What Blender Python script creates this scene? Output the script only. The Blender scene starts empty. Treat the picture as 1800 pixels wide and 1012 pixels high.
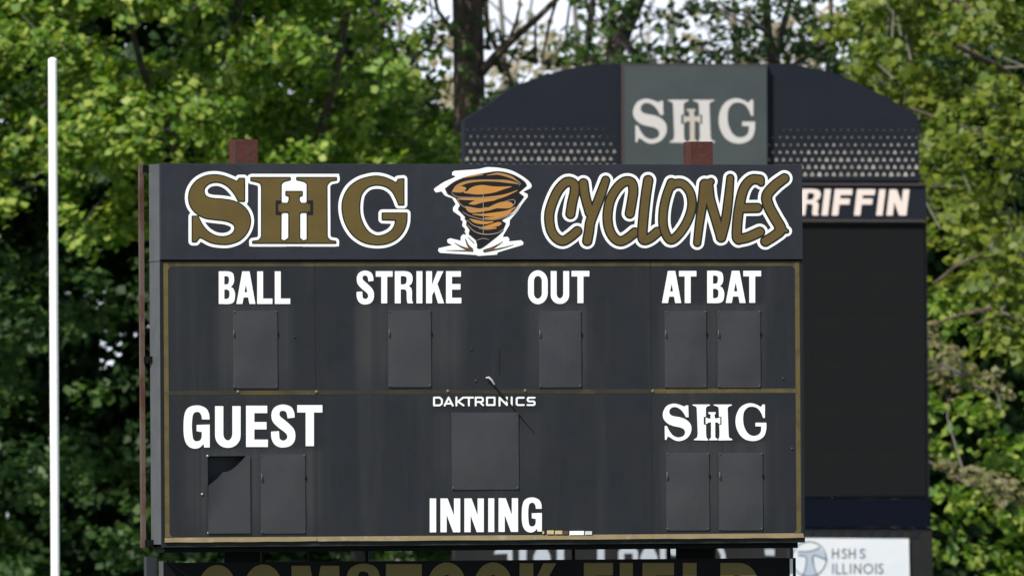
import bpy, math, random
import numpy as np
from mathutils import Vector, Matrix
from mathutils.geometry import delaunay_2d_cdt

random.seed(7)
rng = np.random.default_rng(7)
scene = bpy.context.scene
col = scene.collection
R = math.radians

# ------------------------------------------------------------------ camera
FPX = 23800.0                       # focal length in pixels of the 1800 px wide photograph
CAM_Z = 4.2
PITCH, ROLL = 0.0164168, -0.0066075
right0 = Vector((1, 0, 0))
fwd = Vector((0, math.cos(PITCH), math.sin(PITCH)))
up0 = Vector((0, -math.sin(PITCH), math.cos(PITCH)))
cr, sr = math.cos(ROLL), math.sin(ROLL)
right = right0 * cr + up0 * sr
up = up0 * cr - right0 * sr
cam_loc = Vector((0, 0, CAM_Z))
cd = bpy.data.cameras.new('camera')
cam = bpy.data.objects.new('camera', cd)
col.objects.link(cam)
m = Matrix((right, up, -fwd)).transposed().to_4x4()
m.translation = cam_loc
cam.matrix_world = m
cd.sensor_width = 36.0
cd.lens = FPX * 36.0 / 1800.0
cd.clip_start = 1.0
cd.clip_end = 8000.0
cd.dof.use_dof = True
cd.dof.focus_distance = 114.5
cd.dof.aperture_fstop = 7.6
scene.camera = cam

# ------------------------------------------------------------------ light
SUN_AZ = 32.0                       # degrees left of straight behind the camera
SUN_EL = 47.0
world = bpy.data.worlds.new('World')
scene.world = world
world.use_nodes = True
nt = world.node_tree
nt.nodes.clear()
wo = nt.nodes.new('ShaderNodeOutputWorld')
bg = nt.nodes.new('ShaderNodeBackground')
sky = nt.nodes.new('ShaderNodeTexSky')
sky.sky_type = 'NISHITA'
sky.sun_disc = False
sky.sun_elevation = R(SUN_EL)
sky.sun_rotation = R(180 + SUN_AZ)
sky.air_density = 1.0
sky.dust_density = 1.5
sky.ozone_density = 1.0
bg.inputs['Strength'].default_value = 0.10
# thin bright cloud that thickens towards the horizon all round
tcw = nt.nodes.new('ShaderNodeTexCoord'); sep = nt.nodes.new('ShaderNodeSeparateXYZ')
nt.links.new(tcw.outputs['Generated'], sep.inputs[0])
mrw = nt.nodes.new('ShaderNodeMapRange'); mrw.inputs['From Min'].default_value = 0.30; mrw.inputs['From Max'].default_value = 0.02
nt.links.new(sep.outputs['Z'], mrw.inputs['Value'])
nzw = nt.nodes.new('ShaderNodeTexNoise'); nzw.inputs['Scale'].default_value = 6.0; nzw.inputs['Detail'].default_value = 5.0
nt.links.new(tcw.outputs['Generated'], nzw.inputs['Vector'])
mr2 = nt.nodes.new('ShaderNodeMapRange'); mr2.inputs['From Min'].default_value = 0.35; mr2.inputs['From Max'].default_value = 0.6; mr2.inputs['To Min'].default_value = 0.65
nt.links.new(nzw.outputs['Fac'], mr2.inputs['Value'])
mul = nt.nodes.new('ShaderNodeMath'); mul.operation = 'MULTIPLY'
nt.links.new(mrw.outputs[0], mul.inputs[0]); nt.links.new(mr2.outputs[0], mul.inputs[1])
mxw = nt.nodes.new('ShaderNodeMix'); mxw.data_type = 'RGBA'; mxw.inputs[7].default_value = (8.6, 9.3, 10.6, 1)
nt.links.new(mul.outputs[0], mxw.inputs['Factor']); nt.links.new(sky.outputs[0], mxw.inputs[6])
nt.links.new(mxw.outputs[2], bg.inputs['Color'])
nt.links.new(bg.outputs[0], wo.inputs['Surface'])
sd = bpy.data.lights.new('sun', 'SUN')
sd.energy = 4.6
sd.angle = R(0.5)
sd.color = (1.0, 0.95, 0.87)
sun = bpy.data.objects.new('sun', sd)
col.objects.link(sun)
to_sun = Vector((-math.sin(R(SUN_AZ)) * math.cos(R(SUN_EL)), -math.cos(R(SUN_AZ)) * math.cos(R(SUN_EL)), math.sin(R(SUN_EL))))
sun.rotation_euler = to_sun.to_track_quat('Z', 'Y').to_euler()
sun.location = (-30, 60, 60)
vs = scene.view_settings
vs.view_transform = 'Standard'
vs.look = 'None'
vs.gamma = 1.0
vs.exposure = 0.42
vs.use_curve_mapping = False
scene.cycles.max_bounces = 8
scene.cycles.transparent_max_bounces = 8

# ------------------------------------------------------------------ helpers
def tag(o, label=None, cat=None, group=None, kind=None):
    if label: o['label'] = label
    if cat: o['category'] = cat
    if group: o['group'] = group
    if kind: o['kind'] = kind
    return o

def empty(name, loc, rz=0.0):
    o = bpy.data.objects.new(name, None)
    o.location = loc
    o.rotation_euler = (0, 0, rz)
    o.empty_display_size = 0.3
    col.objects.link(o)
    return o

def link(name, me, mat, parent=None):
    o = bpy.data.objects.new(name, me)
    col.objects.link(o)
    if mat: me.materials.append(mat)
    if parent: o.parent = parent
    return o

def mesh_obj(name, verts, faces, mat, parent=None, smooth=False):
    me = bpy.data.meshes.new(name)
    me.from_pydata([tuple(v) for v in verts], [], faces)
    if smooth:
        me.polygons.foreach_set('use_smooth', [True] * len(me.polygons))
    me.update()
    return link(name, me, mat, parent)

class MB:
    """collects boxes, prisms and tubes into one mesh"""
    def __init__(s): s.v = []; s.f = []
    def add(s, v, f):
        n = len(s.v); s.v += [tuple(p) for p in v]; s.f += [tuple(i + n for i in q) for q in f]; return s
    def box(s, x0, x1, y0, y1, z0, z1):
        v = [(x, y, z) for x in (x0, x1) for y in (y0, y1) for z in (z0, z1)]
        return s.add(v, [(0, 1, 3, 2), (4, 6, 7, 5), (0, 4, 5, 1), (2, 3, 7, 6), (0, 2, 6, 4), (1, 5, 7, 3)])
    def bbox(s, x0, x1, y0, y1, z0, z1, b):
        """box with bevelled front (low y) edges"""
        v = [(x0, y1, z0), (x1, y1, z0), (x1, y1, z1), (x0, y1, z1), (x0, y0 + b, z0), (x1, y0 + b, z0), (x1, y0 + b, z1), (x0, y0 + b, z1),
             (x0 + b, y0, z0 + b), (x1 - b, y0, z0 + b), (x1 - b, y0, z1 - b), (x0 + b, y0, z1 - b)]
        return s.add(v, [(0, 1, 2, 3)[::-1], (0, 1, 5, 4), (1, 2, 6, 5), (2, 3, 7, 6), (3, 0, 4, 7), (4, 5, 9, 8), (5, 6, 10, 9), (6, 7, 11, 10), (7, 4, 8, 11), (8, 9, 10, 11)])
    def tube(s, pts, rad, n=10, cap=True):
        pts = [Vector(p) for p in pts]
        v = []; f = []
        up_ = Vector((0.13, 0.91, 0.3)).normalized()
        for i, p in enumerate(pts):
            d = (pts[min(i + 1, len(pts) - 1)] - pts[max(i - 1, 0)]).normalized()
            a = d.cross(up_)
            if a.length < 0.1: a = d.cross(Vector((1, 0, 0)))
            a.normalize(); b = d.cross(a)
            r = rad[i] if hasattr(rad, '__len__') else rad
            for k in range(n):
                t = 2 * math.pi * k / n
                v.append(p + (a * math.cos(t) + b * math.sin(t)) * r)
        for i in range(len(pts) - 1):
            for k in range(n):
                f.append((i * n + k, i * n + (k + 1) % n, (i + 1) * n + (k + 1) % n, (i + 1) * n + k))
        if cap:
            q = len(v); v += v[:n] + v[q - n:q]
            f.append(tuple(range(q, q + n))); f.append(tuple(range(q + n, q + 2 * n))[::-1])
        return s.add(v, f)
    def build(s, name, mat, parent=None, smooth=False):
        return mesh_obj(name, s.v, s.f, mat, parent, smooth)

def ray(u, v):
    return (fwd * FPX + right * (u - 900) - up * (v - 506)).normalized()

def at(u, v, Y):
    d = ray(u, v)
    return cam_loc + d * (Y / d.y)

class Frame:
    """a vertical sign plane: turns points measured on the sign's face into its own local x (along), y (back), z (up)"""
    def __init__(s, origin, yaw):
        s.o = Vector((origin[0], origin[1], 0)); s.yaw = yaw
        s.U = Vector((math.cos(yaw), math.sin(yaw), 0)); s.B = Vector((-math.sin(yaw), math.cos(yaw), 0))
    def L(s, u, v, d=0.0):
        r = ray(u, v)
        t = ((s.o + s.B * d - cam_loc).dot(s.B)) / r.dot(s.B)
        p = cam_loc + r * t - s.o
        return Vector((p.dot(s.U), d, p.z))

# ------------------------------------------------------------------ outlines (px space, y down)
def catmull(pts, n=6):
    P = [np.array(p, float) for p in pts]
    out = []
    for i in range(len(P) - 1):
        p0 = P[i - 1] if i > 0 else 2 * P[0] - P[1]
        p1, p2 = P[i], P[i + 1]
        p3 = P[i + 2] if i + 2 < len(P) else 2 * P[-1] - P[-2]
        for k in range(n):
            t = k / n
            out.append(0.5 * ((2 * p1) + (-p0 + p2) * t + (2 * p0 - 5 * p1 + 4 * p2 - p3) * t * t + (-p0 + 3 * p1 - 3 * p2 + p3) * t ** 3))
    out.append(P[-1])
    return out

def outline(spec, n=5):
    """closed outline; points (x, y, 1) are corners, the rest a smooth curve"""
    N = len(spec)
    c = [i for i in range(N) if len(spec[i]) > 2]
    if not c:
        pts = [s[:2] for s in spec]
        q = catmull([pts[-1]] + pts + [pts[0], pts[1]], n)
        return [tuple(p) for p in q[n:-n - 1]]
    out = []
    for a, b in zip(c, c[1:] + [c[0] + N]):
        seg = [spec[i % N][:2] for i in range(a, b + 1)]
        if len(seg) == 2: out.append(tuple(seg[0]))
        else: out += [tuple(p) for p in catmull(seg, n)[:-1]]
    return out

def sc(pts, k, ox, oy):
    return [(p[0] / k + ox, p[1] / k + oy) + tuple(p[2:]) for p in pts]

def sdf_poly(X, Y, poly):
    P = np.array([p[:2] for p in poly], float)
    Q = np.roll(P, -1, axis=0)
    d = np.full(X.shape, 1e9); w = np.zeros(X.shape, int)
    for (ax, ay), (bx, by) in zip(P, Q):
        ex, ey = bx - ax, by - ay
        L2 = ex * ex + ey * ey
        if L2 < 1e-12: continue
        t = np.clip(((X - ax) * ex + (Y - ay) * ey) / L2, 0, 1)
        d = np.minimum(d, (X - ax - t * ex) ** 2 + (Y - ay - t * ey) ** 2)
        cross = ex * (Y - ay) - ey * (X - ax)
        w += ((ay <= Y) & (by > Y) & (cross > 0)).astype(int) - ((ay > Y) & (by <= Y) & (cross < 0)).astype(int)
    d = np.sqrt(d)
    return np.where(w != 0, -d, d)

def sdf_stroke(X, Y, pts, rad):
    d = np.full(X.shape, 1e9)
    if not hasattr(rad, '__len__'): rad = [rad] * len(pts)
    for i in range(len(pts) - 1):
        ax, ay = pts[i][:2]; bx, by = pts[i + 1][:2]
        ex, ey = bx - ax, by - ay
        t = np.clip(((X - ax) * ex + (Y - ay) * ey) / max(ex * ex + ey * ey, 1e-9), 0, 1)
        d = np.minimum(d, np.hypot(X - ax - t * ex, Y - ay - t * ey) - (rad[i] * (1 - t) + rad[i + 1] * t))
    return d

class Sh:
    """a shape: list of (+1/-1, function(X,Y))"""
    def __init__(s): s.ops = []; s.bb = [1e9, 1e9, -1e9, -1e9]
    def _b(s, pts, r=0):
        for p in pts:
            s.bb = [min(s.bb[0], p[0] - r), min(s.bb[1], p[1] - r), max(s.bb[2], p[0] + r), max(s.bb[3], p[1] + r)]
    def poly(s, pts, sign=1):
        pts = [tuple(p) for p in pts]
        if sign > 0: s._b(pts)
        s.ops.append((sign, lambda X, Y: sdf_poly(X, Y, pts))); return s
    def stroke(s, pts, rad, sign=1, smooth=0):
        if not hasattr(rad, '__len__'): rad = [rad] * len(pts)
        if smooth:
            q = catmull([(p[0], p[1], r) for p, r in zip(pts, rad)], smooth)
            pts = [(p[0], p[1]) for p in q]; rad = [p[2] for p in q]
        if sign > 0: s._b(pts, max(rad))
        s.ops.append((sign, lambda X, Y: sdf_stroke(X, Y, pts, rad))); return s
    def shape(s, o, off=0, sign=1):
        if sign > 0: s._b([(o.bb[0], o.bb[1]), (o.bb[2], o.bb[3])], max(off, 0))
        s.ops.append((sign, lambda X, Y: o.ev(X, Y) - off)); return s
    def ev(s, X, Y):
        d = np.full(X.shape, 1e3)
        for sg, f in s.ops:
            d = np.minimum(d, f(X, Y)) if sg > 0 else np.maximum(d, -f(X, Y))
        return d

def simplify(loop, tol):
    pts = np.array(loop); n = len(pts)
    if n < 8: return loop
    keep = np.zeros(n, bool)
    a = 0; b = int(np.argmax(((pts - pts[0]) ** 2).sum(1)))
    keep[a] = keep[b] = True
    st = [(a, b), (b, n)]
    while st:
        i, j = st.pop()
        if j - i < 2: continue
        p, q = pts[i], pts[j % n]
        e = q - p; L = np.hypot(*e) + 1e-12
        s_ = pts[i + 1:j]
        d = np.abs(e[0] * (s_[:, 1] - p[1]) - e[1] * (s_[:, 0] - p[0])) / L
        k = int(np.argmax(d))
        if d[k] > tol:
            k += i + 1; keep[k] = True; st += [(i, k), (k, j)]
    return [tuple(p) for p in pts[keep]]

def contours(shape, off=0.0, step=0.5, tol=0.06):
    x0, y0, x1, y1 = shape.bb
    m_ = abs(off) + 2 * step
    xs = np.arange(x0 - m_, x1 + m_ + step, step) + 0.0137; ys = np.arange(y0 - m_, y1 + m_ + step, step) + 0.0071
    X, Y = np.meshgrid(xs, ys)
    D = shape.ev(X, Y) - off
    D[np.abs(D) < 1e-6] = 1e-6
    I = D < 0
    c = I[:-1, :-1] * 1 + I[:-1, 1:] * 2 + I[1:, 1:] * 4 + I[1:, :-1] * 8
    nxt = {}
    jj, ii = np.nonzero((c > 0) & (c < 15))
    # edges: 0 top, 1 right, 2 bottom, 3 left
    T = {1: [(3, 0)], 2: [(0, 1)], 3: [(3, 1)], 4: [(1, 2)], 5: [(3, 0), (1, 2)], 6: [(0, 2)], 7: [(3, 2)], 8: [(2, 3)], 9: [(2, 0)], 10: [(0, 1), (2, 3)], 11: [(2, 1)], 12: [(1, 3)], 13: [(1, 0)], 14: [(0, 3)]}
    def key(j, i, e):
        return (j, i, 'h') if e == 0 else (j, i + 1, 'v') if e == 1 else (j + 1, i, 'h') if e == 2 else (j, i, 'v')
    for j, i in zip(jj.tolist(), ii.tolist()):
        for a, b in T[int(c[j, i])]:
            nxt[key(j, i, a)] = key(j, i, b)
    def pos(k):
        j, i, t = k
        if t == 'h':
            a, b = D[j, i], D[j, i + 1]; s_ = a / (a - b)
            return (xs[i] + s_ * step, ys[j])
        a, b = D[j, i], D[j + 1, i]; s_ = a / (a - b)
        return (xs[i], ys[j] + s_ * step)
    loops = []
    while nxt:
        k0, k = nxt.popitem()
        loop = [pos(k0)]
        while k != k0 and k in nxt:
            loop.append(pos(k)); k = nxt.pop(k)
        if len(loop) > 3:
            l = simplify(loop, tol)
            if len(l) >= 3: loops.append(l)
    return loops

def prism(name, loops, fr, d0, d1, mat, parent, mb=None):
    """fill outlines given in px on a sign plane; front at depth d0, back edge at d1"""
    L0 = [[fr.L(x, y, 0) for x, y in l] for l in loops]
    own = mb is None
    if own: mb = MB()
    flat = [p for l in L0 for p in l]
    ed = []; k = 0
    for l in L0:
        ed += [(k + i, k + (i + 1) % len(l)) for i in range(len(l))]; k += len(l)
    v2, _, tf, orig, _, _ = delaunay_2d_cdt([Vector((p.x, p.z)) for p in flat], ed, [], 0, 1e-7)
    tf = [t for t in tf if all(orig[i] for i in t)]
    cen = np.array([sum((v2[i] for i in t), Vector((0, 0))) / 3 for t in tf])
    ea = np.array([(flat[i].x, flat[i].z, flat[j].x, flat[j].z) for i, j in ed])
    ins = np.zeros(len(tf), int)
    for xa_, za_, xb_, zb__ in ea:
        if za_ == zb__: continue
        c_ = (za_ > cen[:, 1]) != (zb__ > cen[:, 1])
        ins += c_ & (cen[:, 0] < (xb_ - xa_) * (cen[:, 1] - za_) / (zb__ - za_) + xa_)
    tris = [tuple(orig[i][0] for i in t) for t, k_ in zip(tf, ins) if k_ % 2]
    vf = [(p.x, d0, p.z) for p in flat]; vb = [(p.x, d1, p.z) for p in flat]
    n = len(flat)
    f = []
    for t in tris:
        a, b, c_ = (flat[i] for i in t)
        cz = (b.x - a.x) * (c_.z - a.z) - (b.z - a.z) * (c_.x - a.x)
        if abs(cz) < 1e-12: continue
        f.append(tuple(t) if cz > 0 else tuple(t)[::-1])
    k = 0
    for l in L0:
        q = len(l)
        for i in range(q):
            f.append((k + i, k + (i + 1) % q, n + k + (i + 1) % q, n + k + i))
        k += q
    mb.add(vf + vb, f)
    if own: return mb.build(name, mat, parent)

# ------------------------------------------------------------------ materials
def mat(name, color, rough=0.6, metallic=0.0, noise=None, spec=0.5, bump=None, streak=None, fade=None):
    M = bpy.data.materials.new(name); M.use_nodes = True
    t = M.node_tree; N = t.nodes; p = N['Principled BSDF']
    p.inputs['Roughness'].default_value = rough
    p.inputs['Metallic'].default_value = metallic
    p.inputs['Specular IOR Level'].default_value = spec
    tc = N.new('ShaderNodeTexCoord')
    cur = N.new('ShaderNodeRGB'); cur.outputs[0].default_value = (*color, 1); out = cur.outputs[0]
    def mixto(out, c2, fac_socket):
        mx = N.new('ShaderNodeMix'); mx.data_type = 'RGBA'
        t.links.new(fac_socket, mx.inputs['Factor']); t.links.new(out, mx.inputs[6]); mx.inputs[7].default_value = (*c2, 1)
        return mx.outputs[2]
    def nz(scale, vec=(1, 1, 1), lo=0.4, hi=0.7, detail=4, rough_=0.6, amp=1.0, off=0.0):
        mp = N.new('ShaderNodeMapping'); mp.inputs['Scale'].default_value = vec; mp.inputs['Location'].default_value = (off, off * .7, off * .3)
        t.links.new(tc.outputs['Object'], mp.inputs['Vector'])
        n = N.new('ShaderNodeTexNoise'); n.inputs['Scale'].default_value = scale; n.inputs['Detail'].default_value = detail; n.inputs['Roughness'].default_value = rough_
        t.links.new(mp.outputs[0], n.inputs['Vector'])
        mr = N.new('ShaderNodeMapRange'); mr.inputs['From Min'].default_value = lo; mr.inputs['From Max'].default_value = hi; mr.inputs['To Max'].default_value = amp
        t.links.new(n.outputs['Fac'], mr.inputs['Value'])
        return mr.outputs[0]
    if noise:
        for i, (c2, scale, lo, hi, amp) in enumerate(noise):
            out = mixto(out, c2, nz(scale, lo=lo, hi=hi, amp=amp, off=i * 3.1))
    if streak:
        for i, (c2, scale, lo, hi, amp) in enumerate(streak):
            out = mixto(out, c2, nz(scale, vec=(1, 1, 0.07), lo=lo, hi=hi, amp=amp, off=5 + i * 2.3))
    t.links.new(out, p.inputs['Base Color'])
    if bump:
        n = N.new('ShaderNodeTexNoise'); n.inputs['Scale'].default_value = bump[0]; n.inputs['Detail'].default_value = 3
        t.links.new(tc.outputs['Object'], n.inputs['Vector'])
        b = N.new('ShaderNodeBump'); b.inputs['Strength'].default_value = bump[1]; b.inputs['Distance'].default_value = bump[2]
        t.links.new(n.outputs['Fac'], b.inputs['Height']); t.links.new(b.outputs[0], p.inputs['Normal'])
    return M

M_face = mat('faded_black_paint', (0.0131, 0.0153, 0.0202), 0.5, noise=[((0.0169, 0.0165, 0.0208), 2.2, .35, .65, 1.0), ((0.0108, 0.0147, 0.0168), 9, .5, .7, .6)], spec=0.28,
             streak=[((0.027, 0.028, 0.031), 5.0, .50, .72, .8), ((0.009, 0.010, 0.013), 11, .6, .8, .6)], bump=(1.3, 0.35, 0.02))
M_head = mat('header_black_paint', (0.0172, 0.0190, 0.0268), 0.5, noise=[((0.0243, 0.0261, 0.0336), 1.8, .4, .7, 1.0), ((0.0140, 0.0151, 0.0189), 12, .5, .7, .5)], spec=0.3,
             streak=[((0.032, 0.032, 0.037), 3.5, .58, .8, .6)], bump=(1.6, 0.3, 0.02))
M_side = mat('weathered_grey_metal', (0.0848, 0.0873, 0.0954), 0.55, 0.0, noise=[((0.0687, 0.0711, 0.0768), 6, .4, .65, 1)], streak=[((0.1051, 0.1051, 0.1131), 9, .5, .7, .7)], spec=0.3)
M_mask = mat('digit_plate_grey', (0.0375, 0.0387, 0.0452), 0.5, noise=[((0.0433, 0.0408, 0.0452), 5, .4, .65, .9), ((0.0310, 0.0331, 0.0421), 3, .5, .7, .8)], bump=(5, 0.3, 0.01), spec=0.3)
M_white = mat('white_vinyl', (0.83, 0.85, 0.85), 0.45, noise=[((0.80, 0.82, 0.82), 7, .5, .8, .5)])
M_gold = mat('gold_vinyl', (0.1080, 0.0736, 0.0208), 0.42, noise=[((0.0920, 0.0624, 0.0176), 4, .4, .65, 1), ((0.1280, 0.0920, 0.0360), 14, .55, .8, .5)], bump=(4, 0.2, 0.01), spec=0.3)
M_goldline = mat('gold_stripe_paint', (0.1035, 0.0812, 0.0315), 0.5, noise=[((0.0704, 0.0563, 0.0248), 7, .45, .6, .8), ((0.1325, 0.1035, 0.0455), 23, .55, .75, .7)], spec=0.2)
M_faded = mat('worn_gold_stripe', (0.0390, 0.0339, 0.0209), 0.55, noise=[((0.0279, 0.0269, 0.0223), 3.5, .4, .62, .9), ((0.0790, 0.0573, 0.0209), 5, .60, .74, .9)], spec=0.2)
M_topline = mat('dull_gold_stripe', (0.0766, 0.0594, 0.0226), 0.55, noise=[((0.0450, 0.0378, 0.0226), 4, .4, .62, .9), ((0.1080, 0.0766, 0.0270), 8, .56, .72, .8)], spec=0.2)
M_ledge = mat('pale_gold_ledge', (0.17, 0.130, 0.066), 0.55, noise=[((0.13, 0.105, 0.055), 5, .4, .62, .9), ((0.22, 0.17, 0.11), 9, .58, .72, .8)])  # paler gold than the border stripes
M_line = mat('black_vinyl_line', (0.0120, 0.0114, 0.0132), 0.5, spec=0.2)
M_dark = mat('black_recess', (0.012, 0.013, 0.016), 0.7)
M_under = mat('dark_green_grey_trim', (0.0210, 0.0252, 0.0228), 0.6, noise=[((0.0120, 0.0144, 0.0132), 6, .4, .6, 1)], spec=0.2)
M_rust = mat('rusted_steel', (0.0814, 0.0241, 0.0173), 0.8, noise=[((0.0504, 0.0192, 0.0161), 9, .4, .62, 1), ((0.1007, 0.0300, 0.0184), 30, .5, .7, .7)], streak=[((0.0427, 0.0271, 0.0242), 14, .48, .68, .9)], bump=(30, .4, .01), spec=0.2)
M_rustedge = mat('pale_rusted_angle', (0.0960, 0.0672, 0.0589), 0.75, noise=[((0.0640, 0.0288, 0.0224), 3, .45, .6, 1)], spec=0.2)
M_steel = mat('dark_steel', (0.0210, 0.0228, 0.0300), 0.5, spec=0.3)
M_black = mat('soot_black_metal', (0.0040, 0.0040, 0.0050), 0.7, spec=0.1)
M_screw = mat('zinc_screw', (0.30, 0.30, 0.31), 0.4, 0.3)
M_cable = mat('cable_rubber', (0.012, 0.012, 0.013), 0.5)
M_cabletip = mat('cable_bare_end', (0.40, 0.41, 0.40), 0.5)
M_orange = mat('orange_vinyl', (0.50, 0.21, 0.03), 0.45, noise=[((0.40, 0.20, 0.06), 5, .4, .65, 1)])
M_tan = mat('tan_vinyl', (0.36, 0.19, 0.06), 0.45)
M_brown = mat('brown_vinyl', (0.085, 0.048, 0.028), 0.5)
M_pale = mat('pale_vinyl_line', (0.32, 0.27, 0.22), 0.45)
M_yel = mat('yellowed_tape', (0.50, 0.40, 0.20), 0.6, noise=[((0.3, 0.22, 0.1), 40, .5, .65, 1)])
M_fb = mat('navy_black_cladding', (0.0054, 0.0075, 0.0143), 0.6, noise=[((0.0071, 0.0089, 0.0154), 1.2, .4, .6, 1)], spec=0.2)
M_screen = mat('unlit_led_screen', (0.0053, 0.0060, 0.0075), 0.8, noise=[((0.0070, 0.0073, 0.0070), 0.8, .4, .6, 1)], spec=0.12)
M_char = mat('charcoal_cladding', (0.0097, 0.0100, 0.0112), 0.75, noise=[((0.0130, 0.0126, 0.0141), 2.5, .42, .62, 1)], spec=0.2)
M_logo = mat('grey_green_panel', (0.0446, 0.0547, 0.0576), 0.55, noise=[((0.0374, 0.0475, 0.0504), 1.5, .4, .6, 1)], spec=0.3)
M_fbwhite = mat('off_white_lettering', (0.4680, 0.4410, 0.4320), 0.5)
M_pinkw = mat('pinkish_white_lettering', (0.66, 0.56, 0.52), 0.5)
M_trim = mat('dull_rose_trim', (0.0490, 0.0392, 0.0406), 0.6, spec=0.2)
M_dot = mat('tan_dots', (0.36, 0.33, 0.29), 0.6)
_t = M_dot.node_tree; _g = _t.nodes.new('ShaderNodeNewGeometry'); _mx = _t.nodes.new('ShaderNodeMix'); _mx.data_type = 'RGBA'
_mx.inputs[6].default_value = (0.22, 0.20, 0.175, 1); _mx.inputs[7].default_value = (0.40, 0.36, 0.31, 1)
_t.links.new(_g.outputs['Random Per Island'], _mx.inputs['Factor']); _t.links.new(_mx.outputs[2], _t.nodes['Principled BSDF'].inputs['Base Color'])
M_tancross = mat('tan_cross', (0.40, 0.36, 0.32), 0.5, spec=0.2)
M_adwhite = mat('white_sign_face', (0.5270, 0.5610, 0.6120), 0.5, noise=[((0.5950, 0.5950, 0.6120), 1.0, .4, .6, 1)])
M_navy = mat('navy_print', (0.035, 0.052, 0.10), 0.5)
M_pblue = mat('pale_blue_print', (0.33, 0.38, 0.45), 0.5)
M_stripletter = mat('pale_grey_lettering', (0.3450, 0.3750, 0.4200), 0.5)
M_signgold = mat('dull_gold_lettering', (0.1196, 0.0891, 0.0281), 0.5, spec=0.2)
M_signblack = mat('black_sign_panel', (0.0040, 0.0040, 0.0052), 0.6, spec=0.1)
M_pole = mat('white_gloss_paint', (0.90, 0.90, 0.89), 0.4, noise=[((0.72, 0.71, 0.68), 9, .58, .72, .7)], streak=[((0.78, 0.77, 0.74), 14, .5, .7, .8)])

def leaf_mat(name, c1, c2, c3, trans=0.42, gloss=0.025):
    M = bpy.data.materials.new(name); M.use_nodes = True
    t = M.node_tree; N = t.nodes; N.remove(N['Principled BSDF'])
    out = N['Material Output']
    g = N.new('ShaderNodeNewGeometry')
    cr_ = N.new('ShaderNodeValToRGB')
    e = cr_.color_ramp.elements
    e[0].position = 0.0; e[0].color = (*c1, 1); e[1].position = 0.95; e[1].color = (*c3, 1)
    k = e.new(0.5); k.color = (*c2, 1)
    t.links.new(g.outputs['Random Per Island'], cr_.inputs[0])
    di = N.new('ShaderNodeBsdfDiffuse'); tr = N.new('ShaderNodeBsdfTranslucent'); gl = N.new('ShaderNodeBsdfGlossy')
    gl.inputs['Roughness'].default_value = 0.55
    gl.inputs['Color'].default_value = (0.75, 0.8, 0.75, 1)
    t.links.new(cr_.outputs[0], di.inputs['Color'])
    mc = N.new('ShaderNodeMix'); mc.data_type = 'RGBA'; mc.blend_type = 'MULTIPLY'; mc.inputs['Factor'].default_value = 1.0
    mc.inputs[7].default_value = (1.35, 1.4, 0.5, 1)
    t.links.new(cr_.outputs[0], mc.inputs[6]); t.links.new(mc.outputs[2], tr.inputs['Color'])
    m1 = N.new('ShaderNodeMixShader'); m1.inputs[0].default_value = trans
    m2 = N.new('ShaderNodeMixShader'); m2.inputs[0].default_value = gloss
    t.links.new(di.outputs[0], m1.inputs[1]); t.links.new(tr.outputs[0], m1.inputs[2])
    t.links.new(m1.outputs[0], m2.inputs[1]); t.links.new(gl.outputs[0], m2.inputs[2])
    t.links.new(m2.outputs[0], out.inputs['Surface'])
    return M

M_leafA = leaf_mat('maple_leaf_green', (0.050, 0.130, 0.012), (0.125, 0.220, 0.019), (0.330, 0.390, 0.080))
M_leafB = leaf_mat('darkened_leaf_green', (0.020, 0.060, 0.011), (0.034, 0.082, 0.013), (0.080, 0.135, 0.028))  # darker leaf copy; paints shade into the left maple's lower crown
M_leafY = leaf_mat('yellow_green_leaf', (0.060, 0.105, 0.010), (0.110, 0.160, 0.013), (0.195, 0.225, 0.028))
M_leafT = leaf_mat('tan_seed_clusters', (0.14, 0.15, 0.06), (0.20, 0.19, 0.09), (0.30, 0.26, 0.15))
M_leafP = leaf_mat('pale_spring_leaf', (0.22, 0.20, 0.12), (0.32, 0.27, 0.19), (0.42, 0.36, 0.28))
M_leafD = leaf_mat('shade_dark_leaf', (0.011, 0.038, 0.008), (0.019, 0.053, 0.010), (0.036, 0.078, 0.015))  # darkened so gaps between the near crowns look shaded even in sun
M_bark = mat('brown_grey_bark', (0.090, 0.065, 0.048), 0.9, noise=[((0.045, 0.034, 0.028), 5, .4, .6, 1)], streak=[((0.15, 0.10, 0.065), 7, .52, .7, .9)], bump=(14, .8, .05))
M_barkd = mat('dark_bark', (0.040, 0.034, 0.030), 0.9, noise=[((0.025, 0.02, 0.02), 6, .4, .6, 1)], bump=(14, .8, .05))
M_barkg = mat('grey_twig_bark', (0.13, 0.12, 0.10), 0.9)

# grey run-off streaks below the words, stored per point on the face panels
_t = M_face.node_tree; _p = _t.nodes['Principled BSDF']; _src = _p.inputs['Base Color'].links[0].from_socket
_a = _t.nodes.new('ShaderNodeAttribute'); _a.attribute_name = 'wear'
_m = _t.nodes.new('ShaderNodeMix'); _m.data_type = 'RGBA'; _m.inputs[7].default_value = (0.043, 0.043, 0.046, 1)
_t.links.new(_a.outputs['Fac'], _m.inputs['Factor']); _t.links.new(_src, _m.inputs[6]); _t.links.new(_m.outputs[2], _p.inputs['Base Color'])

# ------------------------------------------------------------------ ground
M_grass = mat('mown_grass', (0.045, 0.085, 0.020), 0.9, noise=[((0.06, 0.095, 0.025), 0.15, .4, .6, 1), ((0.035, 0.07, 0.018), 4, .45, .65, .8)])
g = mesh_obj('ground', [(-3000, -300, 0), (3000, -300, 0), (3000, 5000, 0), (-3000, 5000, 0)], [(0, 1, 2, 3)], M_grass)
tag(g, kind='structure')

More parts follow.
